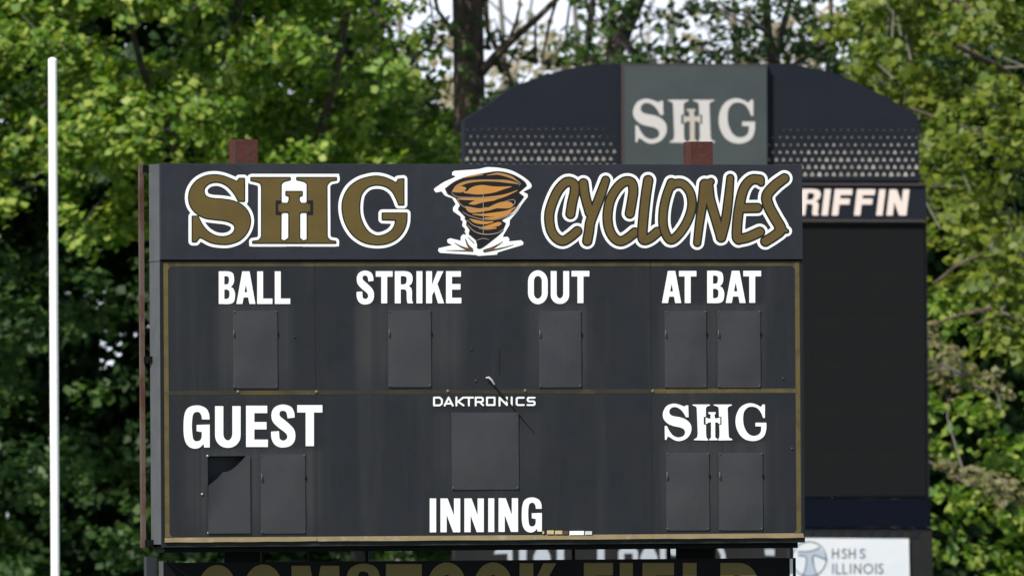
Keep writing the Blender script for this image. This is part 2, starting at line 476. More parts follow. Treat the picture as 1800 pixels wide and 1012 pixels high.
# ------------------------------------------------------------------ trees
def leaves(centers, normals, sizes, mat_, name, parent):
    n = len(centers)
    nrm = normals / np.linalg.norm(normals, axis=1, keepdims=True)
    r = rng.normal(size=(n, 3))
    a = np.cross(nrm, r); a /= np.linalg.norm(a, axis=1, keepdims=True)
    # the tip hangs down a little
    b = np.cross(nrm, a)
    s_ = sizes[:, None]
    asp = rng.uniform(0.38, 0.55, (n, 1))
    base = centers - a * s_ * 0.5
    cup = nrm * s_ * rng.uniform(-0.12, 0.18, (n, 1))
    P = np.stack([base, base + a * s_ * 0.35 + b * s_ * asp + cup, centers + a * s_ * 0.22 + b * s_ * asp * 0.55, centers + a * s_ * 0.55,
                  centers + a * s_ * 0.22 - b * s_ * asp * 0.55, base + a * s_ * 0.35 - b * s_ * asp + cup], axis=1)
    me = bpy.data.meshes.new(name)
    me.vertices.add(n * 6); me.vertices.foreach_set('co', P.reshape(-1).astype(np.float32))
    me.loops.add(n * 6); me.loops.foreach_set('vertex_index', np.arange(n * 6, dtype=np.int32))
    me.polygons.add(n); me.polygons.foreach_set('loop_start', np.arange(0, n * 6, 6, dtype=np.int32))
    me.polygons.foreach_set('loop_total', np.full(n, 6, dtype=np.int32))
    me.update(calc_edges=True)
    return link(name, me, mat_, parent)

def clump_leaves(clumps, per, size, flat=0.75):
    """clumps: (x, y, z, r); returns leaf centres, normals, sizes"""
    C = []; Nn = []; S = []
    for (x, y, z, r) in clumps:
        k = int(per * (r / 0.5) ** 2)
        d = rng.normal(size=(k, 3)); d /= np.linalg.norm(d, axis=1, keepdims=True)
        # lumpy: pull the leaves towards a few twig ends
        nt_ = 7
        tw = rng.normal(size=(nt_, 3)); tw[:, 2] = tw[:, 2] * 0.8 + 0.15; tw /= np.linalg.norm(tw, axis=1, keepdims=True)
        tw *= rng.uniform(0.65, 1.15, (nt_, 1))
        ti = rng.integers(0, nt_, k)
        q = tw[ti] + rng.normal(size=(k, 3)) * 0.20
        mixm = rng.random(k) < 0.3
        q[mixm] = d[mixm] * rng.uniform(0.3, 1.0, (mixm.sum(), 1))
        q[:, 2] *= flat
        C.append(np.array([x, y, z]) + q * r)
        tn = tw * 0.5 + rng.normal(size=(nt_, 3)) * 0.35
        nn = tn[ti] + np.array([-0.10, -0.35, 0.65]) + rng.normal(size=(k, 3)) * 0.36
        Nn.append(nn)
        S.append(size * rng.uniform(0.65, 1.25, k))
    return np.concatenate(C), np.concatenate(Nn), np.concatenate(S)

def build_tree(name, label, base, trunk, limbs, clumps, leafm, per, size, barkm, group=None, flat=0.75, second=None, twigs=True):
    """trunk: list of (x, y, z, r); limbs: list of such lists (world coordinates)"""
    root = empty(name, base)
    tag(root, label, 'tree', group)
    B = Vector(base)
    def local(p): return Vector(p[:3]) - B
    MB().tube([local(p) for p in trunk], [p[3] for p in trunk], 12).build('trunk', barkm, root, True)
    for l in limbs:
        MB().tube([local(p) for p in l], [p[3] for p in l], 8).build('limb', barkm, root, True)
    cl = np.array(clumps)
    if twigs:
        tb = MB()
        anchors = [Vector(p[:3]) for p in trunk[1:]] + [Vector(p[:3]) for l in limbs for p in l[1:]]
        for c in clumps:
            p = Vector(c[:3])
            if random.random() < .35: continue
            best = min(anchors, key=lambda a: (a - p).length + max(0, a.z - p.z + 0.4) * 1.5)
            if (best - p).length > 2.0: best = p + (best - p).normalized() * random.uniform(.8, 1.6)
            mid = best.lerp(p, 0.55) + Vector((random.uniform(-.2, .2), random.uniform(-.2, .2), random.uniform(-.1, .3)))
            r0 = 0.012 + 0.006 * (best - p).length
            tb.tube([best - B, mid - B, p - B], [r0, r0 * .6, 0.008], 5, False)
            for _ in range(2):
                e = p + Vector((random.gauss(0, 1), random.gauss(0, 1), random.gauss(0.1, .7))) * c[3] * 0.7
                tb.tube([mid.lerp(p, .6) - B, e - B], [0.013, 0.005], 4, False)
        o = tb.build('branches', M_barkg if barkm is M_bark else barkm, root, True)
        o['kind'] = 'stuff'
    C, Nn, S = clump_leaves(clumps, per, size, flat)
    leaves(C - np.array(base), Nn, S, leafm, 'crown', root)
    if second:
        cl2, m2, per2, size2, nm = second
        C, Nn, S = clump_leaves(cl2, per2, size2, flat)
        leaves(C - np.array(base), Nn, S, m2, nm, root)
    return root

def pxr(u, Y): return (u - 900) / FPX * Y
def mass(u0, u1, v0, v1, Y0, Y1, n, r0, r1, keep=None, dens=None):
    """n clumps over a patch of the tree line seen between these bounds, at distances Y0..Y1, spread evenly"""
    out = []
    pts = []
    tries = 0
    while len(out) < n and tries < n * 30:
        tries += 1
        u = random.uniform(u0, u1); v = random.uniform(v0, v1)
        if keep and random.random() > keep(u, v): continue
        Y = random.uniform(Y0, Y1)
        p = at(u, v, Y)
        if p.z < 0.3: continue
        r = random.uniform(r0, r1)
        if any((p - q).length < (r + q2) * 0.62 for q, q2 in pts[-140:]): 
            if random.random() < 0.85: continue
        pts.append((p, r)); out.append((p.x, p.y, p.z, r))
    return out

# left maple, nearest: upper crown reaches out over the darker lower half
def P(u, v, Y, r): 
    p = at(u, v, Y); return (p.x, p.y, p.z, r)
def G(u, Y, r):
    return (pxr(u, Y), Y, 0.0, r)

def void(u, v):
    n = math.sin(u / 47 + 1.3 * math.sin(v / 71 + 2)) + math.sin(v / 39 + u / 90 + 1.7 * math.sin(u / 83)) + .6 * math.sin(u / 21 - v / 27)
    return 1.0 if n > -.35 else .25
def keepL(u, v):
    # density of the near, sunlit clumps of the left maples
    if v > 430: return 0.22
    if u > 600: return max(0.0, 0.75 - (u - 600) / 260) if v < 240 else 0.85
    return 1.0
def keepTop(u, v): return 1.0 if u < 640 else 0.3

clA = mass(150, 720, -420, 330, 234, 243, 150, 0.40, 0.75, lambda u, v: keepL(u, v) * void(u, v))
clA += mass(420, 800, 170, 420, 240, 246, 34, 0.35, 0.55)
lA = [[(p.x, p.y, p.z, r) for p, r in ((at(430, 620, 244), .16), (at(360, 380, 242), .11), (at(250, 120, 240), .06), (at(190, -100, 239), .04))],
      [(p.x, p.y, p.z, r) for p, r in ((at(440, 560, 244), .16), (at(540, 330, 242), .11), (at(600, 90, 240), .06), (at(640, -150, 240), .04))],
      [(p.x, p.y, p.z, r) for p, r in ((at(430, 420, 244), .14), (at(420, 100, 242), .10), (at(410, -250, 241), .05))]]
build_tree('maple_tree', 'big sunlit green maple filling the view above the left half of the baseball scoreboard', (pxr(430, 244), 244, 0),
           [G(430, 244, .30), P(432, 900, 244, .26), P(430, 600, 244, .2), P(428, 520, 244, .15)], lA, clA, M_leafA, 118, 0.168, M_bark)

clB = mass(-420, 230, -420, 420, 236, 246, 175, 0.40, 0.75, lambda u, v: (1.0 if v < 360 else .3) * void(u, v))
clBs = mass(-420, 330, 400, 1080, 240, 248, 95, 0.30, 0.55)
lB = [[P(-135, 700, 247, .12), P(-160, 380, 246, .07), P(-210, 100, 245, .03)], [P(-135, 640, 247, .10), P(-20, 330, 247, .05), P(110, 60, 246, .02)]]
build_tree('maple_tree', 'tall maple behind the white pole, bright above, lower leaves coloured dark for shade', (pxr(-30, 247), 247, 0),
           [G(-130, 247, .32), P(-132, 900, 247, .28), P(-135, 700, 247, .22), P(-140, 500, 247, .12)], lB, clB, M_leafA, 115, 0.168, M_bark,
           second=(clBs, M_leafB, 85, 0.17, 'shade_coloured_crown'))  # darker leaf colour puts the shade into the lower crown

# understorey behind, left; shade is put into its dark leaf colour
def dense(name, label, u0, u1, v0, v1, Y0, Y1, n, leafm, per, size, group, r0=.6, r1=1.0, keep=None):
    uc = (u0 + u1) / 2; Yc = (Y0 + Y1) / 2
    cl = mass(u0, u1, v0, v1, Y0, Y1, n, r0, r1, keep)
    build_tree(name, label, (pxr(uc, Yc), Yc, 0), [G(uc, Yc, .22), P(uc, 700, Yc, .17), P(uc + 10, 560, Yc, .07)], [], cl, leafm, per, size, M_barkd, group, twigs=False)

BG = 'shaded trees at the back of the tree line'  # their shade is put into the dark leaf colours
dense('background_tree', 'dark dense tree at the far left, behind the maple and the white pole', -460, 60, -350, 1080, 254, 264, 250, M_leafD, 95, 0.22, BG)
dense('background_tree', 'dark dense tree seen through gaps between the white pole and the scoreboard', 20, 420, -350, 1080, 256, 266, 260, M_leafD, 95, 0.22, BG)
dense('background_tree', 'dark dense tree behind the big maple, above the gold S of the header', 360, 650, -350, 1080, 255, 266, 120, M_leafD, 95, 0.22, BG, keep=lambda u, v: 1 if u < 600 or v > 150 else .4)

# centre: trunks against the sky
clC = mass(660, 775, -60, 320, 250, 254, 22, 0.22, 0.4) + mass(850, 1120, 60, 150, 248, 252, 20, 0.16, 0.30) + mass(790, 850, 0, 300, 245, 248, 9, .14, .24) + mass(852, 900, 165, 240, 246, 249, 7, .2, .32) + mass(620, 1100, -500, -90, 246, 256, 60, .4, .7)
limbsC = [[P(836, 140, 250, .10), P(872, 98, 249.6, .085), P(905, 66, 249.5, .075), P(945, 32, 249.3, .06), P(985, -8, 249, .055), P(1060, -110, 249, .04)],
          [P(858, -90, 250, .05), P(853, -10, 250, .05), P(857, 55, 250, .05), P(876, 92, 249.6, .05), P(890, 118, 249.6, .045), P(904, 162, 249.5, .04), P(915, 210, 249.5, .03)],
          [P(893, 74, 249.5, .035), P(907, 40, 249.5, .03), P(914, 10, 249.5, .025), P(910, -60, 249.5, .02)],
          [P(942, 30, 249.4, .02), P(941, 70, 249.4, .028), P(943, 108, 249.4, .02)],
          [P(980, -4, 249.2, .03), P(966, 40, 249.2, .03), P(958, 80, 249.3, .025), P(952, 112, 249.3, .018)],
          [P(800, 60, 250, .05), P(770, 20, 250, .04), P(750, -60, 250, .03)]]
build_tree('trunk_tree', 'thick brown trunk with a limb forking up to the right, left of the arched board', (pxr(826, 250), 250, 0),
           [G(832, 250, .40), P(830, 500, 250, .34), P(826, 220, 250, .30), P(824, 100, 250, .29), P(822, -10, 250, .29), P(818, -300, 250, .24)],
           limbsC, clC, M_leafB, 62, 0.15, M_bark, flat=.8)

clD = mass(560, 760, -30, 330, 243, 248, 40, 0.25, 0.5, lambda u, v: .9 if u < 700 else .4) + mass(560, 760, -450, -60, 244, 250, 40, .4, .6)
build_tree('slender_tree', 'dark slender trunk among leaves between the big maple and the thick trunk', (pxr(640, 248), 248, 0),
           [G(630, 248, .20), P(632, 400, 248, .18), P(636, 190, 248, .17), P(652, 120, 248, .17), P(664, 40, 248, .15), P(666, -20, 248, .15), P(690, -250, 248, .10)],
           [[P(640, 170, 248, .06), P(700, 120, 247, .05), P(760, 80, 247, .03)], [P(634, 230, 248, .06), P(560, 160, 246, .04)]],
           clD, M_leafA, 70, 0.15, M_barkd)

clE = mass(990, 1130, 70, 125, 246, 250, 16, .2, .36) + mass(1060, 1130, -30, 80, 246, 250, 9, .18, .32) + mass(1130, 1330, 80, 125, 248, 252, 20, .16, .26) + mass(1130, 1200, 0, 60, 248, 251, 8, .15, .26) + mass(1010, 1110, -20, 70, 246, 251, 9, .16, .28) + mass(950, 1350, -500, -110, 246, 256, 50, .4, .7)
limbsE = [[P(1072, 90, 249, .05), P(1076, 40, 249, .05), P(1076, -20, 249, .05), P(1080, -120, 249, .04)],
          [P(1030, 110, 249, .06), P(1034, 60, 249, .065), P(1042, 10, 249, .06), P(1046, -90, 249, .05)],
          [P(996, 80, 249, .02), P(996, 50, 249, .025), P(1004, -10, 249, .022)],
          [P(1090, 70, 249, .05), P(1130, 110, 248, .03), P(1200, 118, 248, .02)]]
build_tree('leaning_tree', 'dark leaning trunk against the sky just left of the grey logo panel', (pxr(1060, 249), 249, 0),
           [G(1045, 249, .26), P(1055, 400, 249, .22), P(1072, 160, 249, .17), P(1082, 90, 249, .16), P(1104, 40, 249, .15), P(1130, -20, 249, .13), P(1180, -180, 249, .09)],
           limbsE, clE, M_leafB, 60, 0.14, M_barkd)

clF = mass(1200, 1430, -20, 120, 252, 258, 40, .15, .30) + mass(1270, 1540, -30, 150, 250, 256, 62, .2, .36) + mass(1200, 1560, -500, -60, 252, 262, 60, .4, .7)
build_tree('forked_tree', 'slim forked trunk and airy leaves against the sky above the right arch', (pxr(1356, 254), 254, 0),
           [G(1370, 254, .16), P(1366, 300, 254, .14), P(1362, 110, 254, .12), P(1350, 60, 254, .09), P(1347, 0, 254, .075), P(1340, -150, 254, .06)],
           [[P(1364, 100, 254, .08), P(1376, 50, 254, .07), P(1390, 0, 254, .05), P(1410, -100, 254, .03)], [P(1460, 90, 255, .04), P(1462, 40, 255, .045), P(1458, -20, 255, .045), P(1450, -120, 255, .04)],
            [P(1366, 130, 254, .05), P(1420, 100, 254, .04), P(1490, 40, 254, .03)]],
           clF, M_leafB, 58, 0.13, M_bark)

# right: yellow-green tree
clH = mass(1640, 2240, -420, 640, 224, 236, 165, .35, .62, void) + mass(1470, 1720, -60, 330, 238, 244, 70, .3, .5, lambda u, v: 1 if v < (u - 1380) * 1.3 else .15) + mass(1610, 1800, 250, 520, 232, 238, 34, .28, .45)
clHs = mass(1590, 2200, 520, 1080, 236, 242, 110, .3, .5)
clHt = [P(u, v, random.uniform(233, 235), random.uniform(.14, .24)) for u, v in ((1606, 610), (1625, 585), (1645, 600), (1612, 640), (1632, 650), (1655, 632), (1680, 622), (1600, 668), (1622, 680), (1650, 668), (1676, 650), (1700, 645), (1722, 660), (1745, 672), (1762, 690), (1668, 690), (1700, 680), (1660, 815), (1690, 830), (1715, 838), (1742, 845), (1770, 855), (1790, 862), (1730, 868), (1765, 880), (1800, 880))]
limbsH = [[P(1980, 600, 240, .14), P(1860, 500, 236, .09), P(1800, 438, 233, .06), P(1740, 440, 232, .045), P(1680, 468, 232, .035), P(1640, 500, 232, .02)],
          [P(1980, 420, 240, .14), P(1860, 210, 236, .09), P(1760, 120, 234, .06), P(1640, 60, 233, .03)],
          [P(1970, 700, 240, .12), P(1860, 620, 236, .06), P(1740, 542, 232, .045), P(1690, 553, 232, .03), P(1630, 572, 232, .02)],
          [P(1860, 620, 236, .05), P(1760, 548, 232, .03), P(1712, 572, 232, .02)],
          [P(1960, 260, 240, .12), P(1760, 60, 236, .06), P(1600, -60, 236, .04)],
          [P(1860, 210, 236, .05), P(1740, 240, 234, .03), P(1600, 190, 236, .02)]]
build_tree('yellow_green_tree', 'yellow green tree with bare grey twigs filling the right edge of the view', (pxr(1990, 240), 240, 0),
           [G(1990, 240, .32), P(1988, 900, 240, .28), P(1984, 600, 240, .23), P(1975, 200, 240, .14)], limbsH, clH, M_leafY, 78, 0.18, M_bark,
           second=(clHs, M_leafA, 52, 0.19, 'lower_crown'))
build_tree('seeding_tree', 'small tree with tan seed clusters beside the right edge of the dark screen', (pxr(1575, 238), 238, 0),
           [G(1575, 238, .12), P(1575, 880, 238, .10), P(1578, 700, 238, .08), P(1584, 560, 238, .05)], [[P(1577, 780, 238, .05), P(1640, 815, 236, .03), P(1700, 850, 234, .02), P(1780, 870, 233, .01)], [P(1580, 620, 238, .05), P(1630, 630, 236, .03), P(1700, 660, 234, .02), P(1760, 720, 233, .01)]],
           clHt, M_leafT, 190, 0.13, M_bark, flat=1.0)
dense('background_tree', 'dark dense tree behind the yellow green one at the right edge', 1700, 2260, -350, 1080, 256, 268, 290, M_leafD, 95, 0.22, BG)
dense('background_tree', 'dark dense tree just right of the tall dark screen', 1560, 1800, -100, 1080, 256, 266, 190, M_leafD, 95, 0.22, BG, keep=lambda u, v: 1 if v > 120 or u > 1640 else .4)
dense('background_tree', 'mid green bushy tree over the right shoulder of the arched board', 1420, 1640, 40, 420, 250, 258, 60, M_leafB, 80, 0.16, BG, r0=.35, r1=.6, keep=lambda u, v: 1 if v > 170 - (u - 1420) * .6 else .2)
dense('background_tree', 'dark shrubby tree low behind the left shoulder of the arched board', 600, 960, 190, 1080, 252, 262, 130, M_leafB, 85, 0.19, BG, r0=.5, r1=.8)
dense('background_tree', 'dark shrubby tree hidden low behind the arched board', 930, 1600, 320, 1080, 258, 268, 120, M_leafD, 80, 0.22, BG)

# far, pale trees beyond
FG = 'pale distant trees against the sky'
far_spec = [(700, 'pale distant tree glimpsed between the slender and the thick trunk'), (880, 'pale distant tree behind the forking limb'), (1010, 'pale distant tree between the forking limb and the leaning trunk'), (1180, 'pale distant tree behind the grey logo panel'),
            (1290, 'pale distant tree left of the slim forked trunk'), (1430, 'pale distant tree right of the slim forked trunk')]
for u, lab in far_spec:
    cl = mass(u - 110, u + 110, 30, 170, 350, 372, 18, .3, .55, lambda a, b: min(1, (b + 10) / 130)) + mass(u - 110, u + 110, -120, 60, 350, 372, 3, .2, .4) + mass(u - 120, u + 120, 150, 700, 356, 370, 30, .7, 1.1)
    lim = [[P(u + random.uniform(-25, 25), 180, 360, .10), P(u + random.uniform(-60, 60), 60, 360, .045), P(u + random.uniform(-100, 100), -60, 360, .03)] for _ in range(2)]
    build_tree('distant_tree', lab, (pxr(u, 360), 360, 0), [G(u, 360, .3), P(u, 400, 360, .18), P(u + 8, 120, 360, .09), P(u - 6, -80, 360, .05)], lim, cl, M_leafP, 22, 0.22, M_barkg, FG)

# ------------------------------------------------------------------ white pole
Yp = 165.0
pt = at(92.3, 106, Yp)
pb = at(97.2, 1012, Yp)
s_ = (pt.x - pb.x) / (pt.z - pb.z)
base = Vector((pb.x - s_ * pb.z, Yp, 0))
pole = empty('foul_pole', base)
tag(pole, 'tall plain white painted pole standing alone left of the scoreboard', 'pole')
tp = Vector((pt.x, Yp, pt.z)) - base
MB().tube([Vector((0, 0, 0)), tp * .5, tp], 0.053, 28).build('shaft', M_pole, pole, True)
MB().tube([tp + Vector((0, 0, -.004)), tp + Vector((0, 0, .012)), tp + Vector((0, 0, .03))], [0.0545, .050, .023], 28).build('cap', M_pole, pole, True)
MB().box(-.16, .16, -.16, .16, 0, .02).build('base_plate', M_steel, pole)

# ------------------------------------------------------------------ glyphs
def rr(x0, y0, x1, y1, tl=(0, 0), tr=(0, 0), br=(0, 0), bl=(0, 0), n=8):
    pts = []
    for (cx, cy, r, a0, sx, sy) in ((x0, y0, tl, 180, 1, 1), (x1, y0, tr, 270, -1, 1), (x1, y1, br, 0, -1, -1), (x0, y1, bl, 90, 1, -1)):
        if r[0] <= 0: pts.append((cx, cy)); continue
        ox, oy = cx + sx * r[0], cy + sy * r[1]
        for k in range(n + 1):
            a = R(a0 + 90 * k / n)
            pts.append((ox + r[0] * math.cos(a), oy + r[1] * math.sin(a)))
    return pts
def rect(x0, y0, x1, y1): return [(x0, y0), (x1, y0), (x1, y1), (x0, y1)]
def band(pts, hw, n=7):
    q = catmull([(p[0], p[1], h) for p, h in zip(pts, hw)], n)
    xy = np.array([p[:2] for p in q]); h = np.array([p[2] for p in q])
    d = np.gradient(xy, axis=0); d /= np.linalg.norm(d, axis=1, keepdims=True)
    nn = np.stack([-d[:, 1], d[:, 0]], 1)
    return [tuple(p) for p in xy + nn * h[:, None]] + [tuple(p) for p in (xy - nn * h[:, None])[::-1]]

U1 = (0, 0, 1, 1)
GL = {
 'S': [(1, ([(1302, 235, 1), (1385, 225, 1), (1378, 160), (1340, 98), (1250, 72), (1165, 95), (1120, 150), (1112, 220), (1132, 280), (1190, 340), (1270, 400), (1297, 438), (1293, 475), (1250, 497), (1210, 475), (1203, 430), (1200, 385, 1), (1108, 390, 1), (1112, 470), (1142, 535), (1190, 568), (1250, 578), (1330, 560), (1380, 508), (1393, 440), (1380, 370), (1330, 308), (1255, 245), (1215, 212), (1205, 182), (1215, 155), (1245, 145), (1280, 157), (1295, 190)], (1108, 72, 1393, 578)))],
 'G': [(1, ([(300, 245, 1), (388, 245, 1), (380, 170), (340, 108), (250, 78), (150, 100), (100, 175), (85, 330), (97, 480), (140, 562), (210, 592), (275, 578), (318, 535, 1), (325, 578, 1), (390, 578, 1), (390, 305, 1), (238, 310, 1), (238, 385, 1), (298, 395, 1), (298, 450), (282, 490), (240, 505), (205, 490), (190, 440), (182, 330), (188, 220), (205, 172), (240, 155), (275, 167), (295, 205)], (85, 78, 390, 592)))],
 'R': [(1, ([(0, 0, 1), (.55, 0), (.82, .04), (.95, .14), (.97, .28), (.90, .40), (.78, .46), (.90, .53), (.94, .65), (.94, .88), (1, 1, 1), (.70, 1, 1), (.655, .88), (.65, .68), (.60, .59), (.48, .565), (.32, .565, 1), (.32, 1, 1), (0, 1, 1)], U1)), (-1, ([(.32, .155, 1), (.5, .155), (.63, .19), (.65, .28), (.62, .37), (.5, .41), (.32, .41, 1)], U1))],
 'B': [(1, ([(0, 0, 1), (.55, 0), (.85, .05), (.94, .17), (.94, .32), (.86, .42), (.76, .475), (.90, .53), (1, .66), (1, .80), (.92, .94), (.65, 1), (0, 1, 1)], U1)), (-1, ([(.34, .15, 1), (.5, .15), (.62, .19), (.64, .275), (.60, .37), (.5, .40), (.34, .40, 1)], U1)), (-1, ([(.34, .56, 1), (.52, .56), (.65, .61), (.67, .70), (.64, .80), (.52, .845), (.34, .845, 1)], U1))]}
def glyph(ch, x0, x1, y0, y1, t, b, slant=0.0):
    """bold condensed sans letter inside the box; t stem, b bar thickness"""
    w, h = x1 - x0, y1 - y0
    S = Sh()
    def A(pts): return [(x0 + x + slant * (h - y), y0 + y) for x, y in pts]
    def add(p, s=1): S.poly(A(p), s)
    if ch == 'I': add(rect(0, 0, w, h))
    elif ch == 'L': add(rect(0, 0, t, h)); add(rect(0, h - b, w, h))
    elif ch == 'T': add(rect(0, 0, w, b)); add(rect((w - t) / 2, 0, (w + t) / 2, h))
    elif ch == 'E': add(rect(0, 0, t, h)); add(rect(0, 0, w * .97, b)); add(rect(0, h * .485 - b * .5, w * .94, h * .485 + b * .5)); add(rect(0, h - b, w, h))
    elif ch == 'F': add(rect(0, 0, t, h)); add(rect(0, 0, w, b)); add(rect(0, h * .47 - b * .5, w * .92, h * .47 + b * .5))
    elif ch == 'N':
        add(rect(0, 0, t, h)); add(rect(w - t, 0, w, h)); add([(0, 0), (t * 1.15, 0), (w, h), (w - t * 1.15, h)])
    elif ch == 'M':
        add(rect(0, 0, t, h)); add(rect(w - t, 0, w, h)); add([(0, 0), (t * 1.35, 0), (w * .5 + t * .4, h), (w * .5 - t * .4, h)]); add([(w, 0), (w - t * 1.35, 0), (w * .5 - t * .4, h), (w * .5 + t * .4, h)])
    elif ch == 'U':
        r = w * .48; add(rr(0, 0, w, h, br=(r, r), bl=(r, r))); add(rr(t, -2, w - t, h - b, br=(r - t * .95, r * .55), bl=(r - t * .95, r * .55)), -1)
    elif ch == 'O':
        q = (w * .5, w * .58); add(rr(0, 0, w, h, q, q, q, q)); q = ((w - 2 * t) * .5, (w - 2 * t) * .65); add(rr(t, b, w - t, h - b, q, q, q, q), -1)
    elif ch == 'D':
        q = (w * .5, w * .55); add(rr(0, 0, w, h, tr=q, br=q)); q = ((w - 2 * t) * .6, (w - 2 * t) * .8); add(rr(t, b, w - t, h - b, tr=q, br=q), -1)
    elif ch == 'C':
        q = (w * .5, w * .58); add(rr(0, 0, w, h, q, q, q, q)); q = ((w - 2 * t) * .5, (w - 2 * t) * .65); add(rr(t, b, w - t, h - b, q, q, q, q), -1); add(rect(w * .5, h * .36, w + 5, h * .64), -1)
    elif ch == 'A':
        a = w * .31
        add([(0, h), (a, 0), (w - a, 0), (w, h)])
        xi = lambda y: t * 1.02 + (h - y) / h * a
        ys_ = h - (w / 2 - t * 1.02) * h / a
        add([(w / 2, max(ys_, h * .16)), (w - xi(h * .64), h * .64), (xi(h * .64), h * .64)], -1)
        add([(xi(h * .80), h * .80), (w - xi(h * .80), h * .80), (w - xi(h + 3), h + 3), (xi(h + 3), h + 3)], -1)
    elif ch == 'K':
        add(rect(0, 0, t, h)); add([(t * .6, h * .62), (w * .62, 0), (w * .96, 0), (t * .9, h * .80)]); add([(w * .36, h * .44), (w * .58, h * .32), (w, h), (w * .66, h)])
    elif ch in GL:
        for sg, (spec, bx) in GL[ch]:
            S.poly([(x0 + (p[0] - bx[0]) / (bx[2] - bx[0]) * w + slant * (h - (p[1] - bx[1]) / (bx[3] - bx[1]) * h), y0 + (p[1] - bx[1]) / (bx[3] - bx[1]) * h) for p in outline(spec)], sg)
    return S

# ------------------------------------------------------------------ baseball scoreboard
YAW = R(18)
pL = at(284, 700, 112.87)
FR = Frame((pL.x, 112.87), YAW)
xl, xr = FR.L(283, 700).x, FR.L(1412.5, 700).x
zb, zt = FR.L(850, 952).z, FR.L(850, 288.6).z
zh = FR.L(850, 456.5).z                     # header / face boundary
bb_root = empty('baseball_scoreboard', FR.o, YAW)
tag(bb_root, 'large black baseball scoreboard with gold and white lettering and a tornado logo', 'scoreboard')
DEP = 0.315
def part(mb, name, m_, parent=bb_root, label=None, smooth=False):
    o = mb.build(name, m_, parent, smooth)
    if label: o['label'] = label
    return o
# cabinet shell, open at the front behind the face panels
cab = MB()
cab.box(xl, xl + .004, .010, DEP, zb, zt - .002).box(xr - .004, xr, .010, DEP, zb, zt - .002)
cab.box(xl + .004, xr - .004, .012, DEP, zt - .006, zt - .002).box(xl + .004, xr - .004, .012, DEP, zb, zb + .004).box(xl + .004, xr - .004, DEP - .004, DEP - .001, zb + .004, zt - .006)
part(cab, 'cabinet', M_side)
for k, z in enumerate((zh - .006,)):
    part(MB().box(xl - .006, xl, .012, DEP, z, z + .012), 'side_flange', M_side)
part(MB().box(xl - .004, xl + .022, -.004, .010, zb, zh - .01), 'corner_trim', M_line)
part(MB().box(xr - .012, xr + .004, -.004, .010, zb, zh - .01), 'corner_trim', M_line)
seam1, seam2 = FR.L(555, 700).x, FR.L(1145, 700).x
zm = FR.L(850, 688).z
xf0, xf1 = xl + .022, xr - .012
hx = FR.L(365.5, 860).x, FR.L(438, 860).x
hz = FR.L(400, 936).z, FR.L(400, 801).z
zl = FR.L(850, 939.5).z                      # top of the ledge
WZ = []
for (ua, ub, va, vb, k) in ((380, 515, 536, 690, .9), (625, 660, 536, 684, 1.3), (660, 815, 536, 684, .8), (925, 1040, 536, 684, .8), (1160, 1345, 534, 684, .9), (325, 570, 788, 940, 1.0), (755, 955, 724, 870, .45), (1160, 1350, 776, 935, .9), (300, 560, 465, 480, .2)):
    p, q = FR.L(ua, vb), FR.L(ub, va); WZ.append((p.x, q.x, p.z, q.z, k))
_cn = np.cumsum(rng.normal(size=400)); _cn = (_cn - np.convolve(_cn, np.ones(25) / 25, 'same')); _cn /= np.abs(_cn).max()
_cm = rng.random(400)
def wear(x, z):
    w_ = 0.0
    i_ = (x - xl) / (xr - xl) * 399; a_ = int(i_) % 399; f_ = i_ - int(i_)
    st = .5 + .5 * (_cn[a_] * (1 - f_) + _cn[a_ + 1] * f_); st = st * .6 + .4 * (_cm[a_] * (1 - f_) + _cm[a_ + 1] * f_)
    for x0, x1, z0, z1, k in WZ:
        e = min(1, max(0, (x - x0 + .03) / .09)) * min(1, max(0, (x1 + .03 - x) / .09))
        g_ = min(1, max(0, (z1 + .02 - z) / .04)) * min(1, max(0, (z - z0 + .10) / .35))
        w_ += k * e * g_ * st
    return min(1.0, w_)
def panel_grid(a, b, c_, d_, hole=None):
    xs_ = sorted(set(list(np.linspace(a, b, max(2, int((b - a) / .022)))) + (list(hole[0]) if hole else [])))
    zs_ = sorted(set(list(np.linspace(c_, d_, max(2, int((d_ - c_) / .03)))) + (list(hole[1]) if hole else [])))
    v = []; f = []
    ph = random.uniform(0, 6)
    for z in zs_:
        for x in xs_:
            e = min(1, (x - a) / .2, (b - x) / .2) * min(1, (z - c_) / .2, (d_ - z) / .2)
            v.append((x, max(0, e) * (.0025 * math.sin(x * 3.1 + ph) * math.sin(z * 4.3 + ph) + .001), z))
    nx = len(xs_)
    for j in range(len(zs_) - 1):
        for i in range(nx - 1):
            if hole and hole[0][0] - 1e-6 <= (xs_[i] + xs_[i + 1]) / 2 <= hole[0][1] and hole[1][0] <= (zs_[j] + zs_[j + 1]) / 2 <= hole[1][1]: continue
            k = j * nx + i; f.append((k, k + 1, k + nx + 1, k + nx))
    o = mesh_obj('face_panel', v, f, M_face, bb_root, True)
    at_ = o.data.attributes.new('wear', 'FLOAT', 'POINT')
    at_.data.foreach_set('value', [wear(p[0], p[2]) for p in v])
    return o
cells = [(xf0, seam1), (seam1, seam2), (seam2, xf1)]
for i, (a, b) in enumerate(cells):
    for j, (c_, d_) in enumerate(((zl, zm), (zm, zh - .012))):
        gp = .0009
        if i == 0 and j == 0:
            x0, x1, z0, z1 = a + gp, b - gp, c_ + gp, d_ - gp
            panel_grid(x0, x1, z0, z1, (hx, hz))
        else:
            panel_grid(a + gp, b - gp, c_ + gp, d_ - gp)
xh = FR.L(848.5, 370).x
for a, b in ((xl - .004, xh - .001), (xh + .001, xr - .006)):
    part(MB().bbox(a, b, -.022, .009, zh, zt, .004), 'header_panel', M_head)
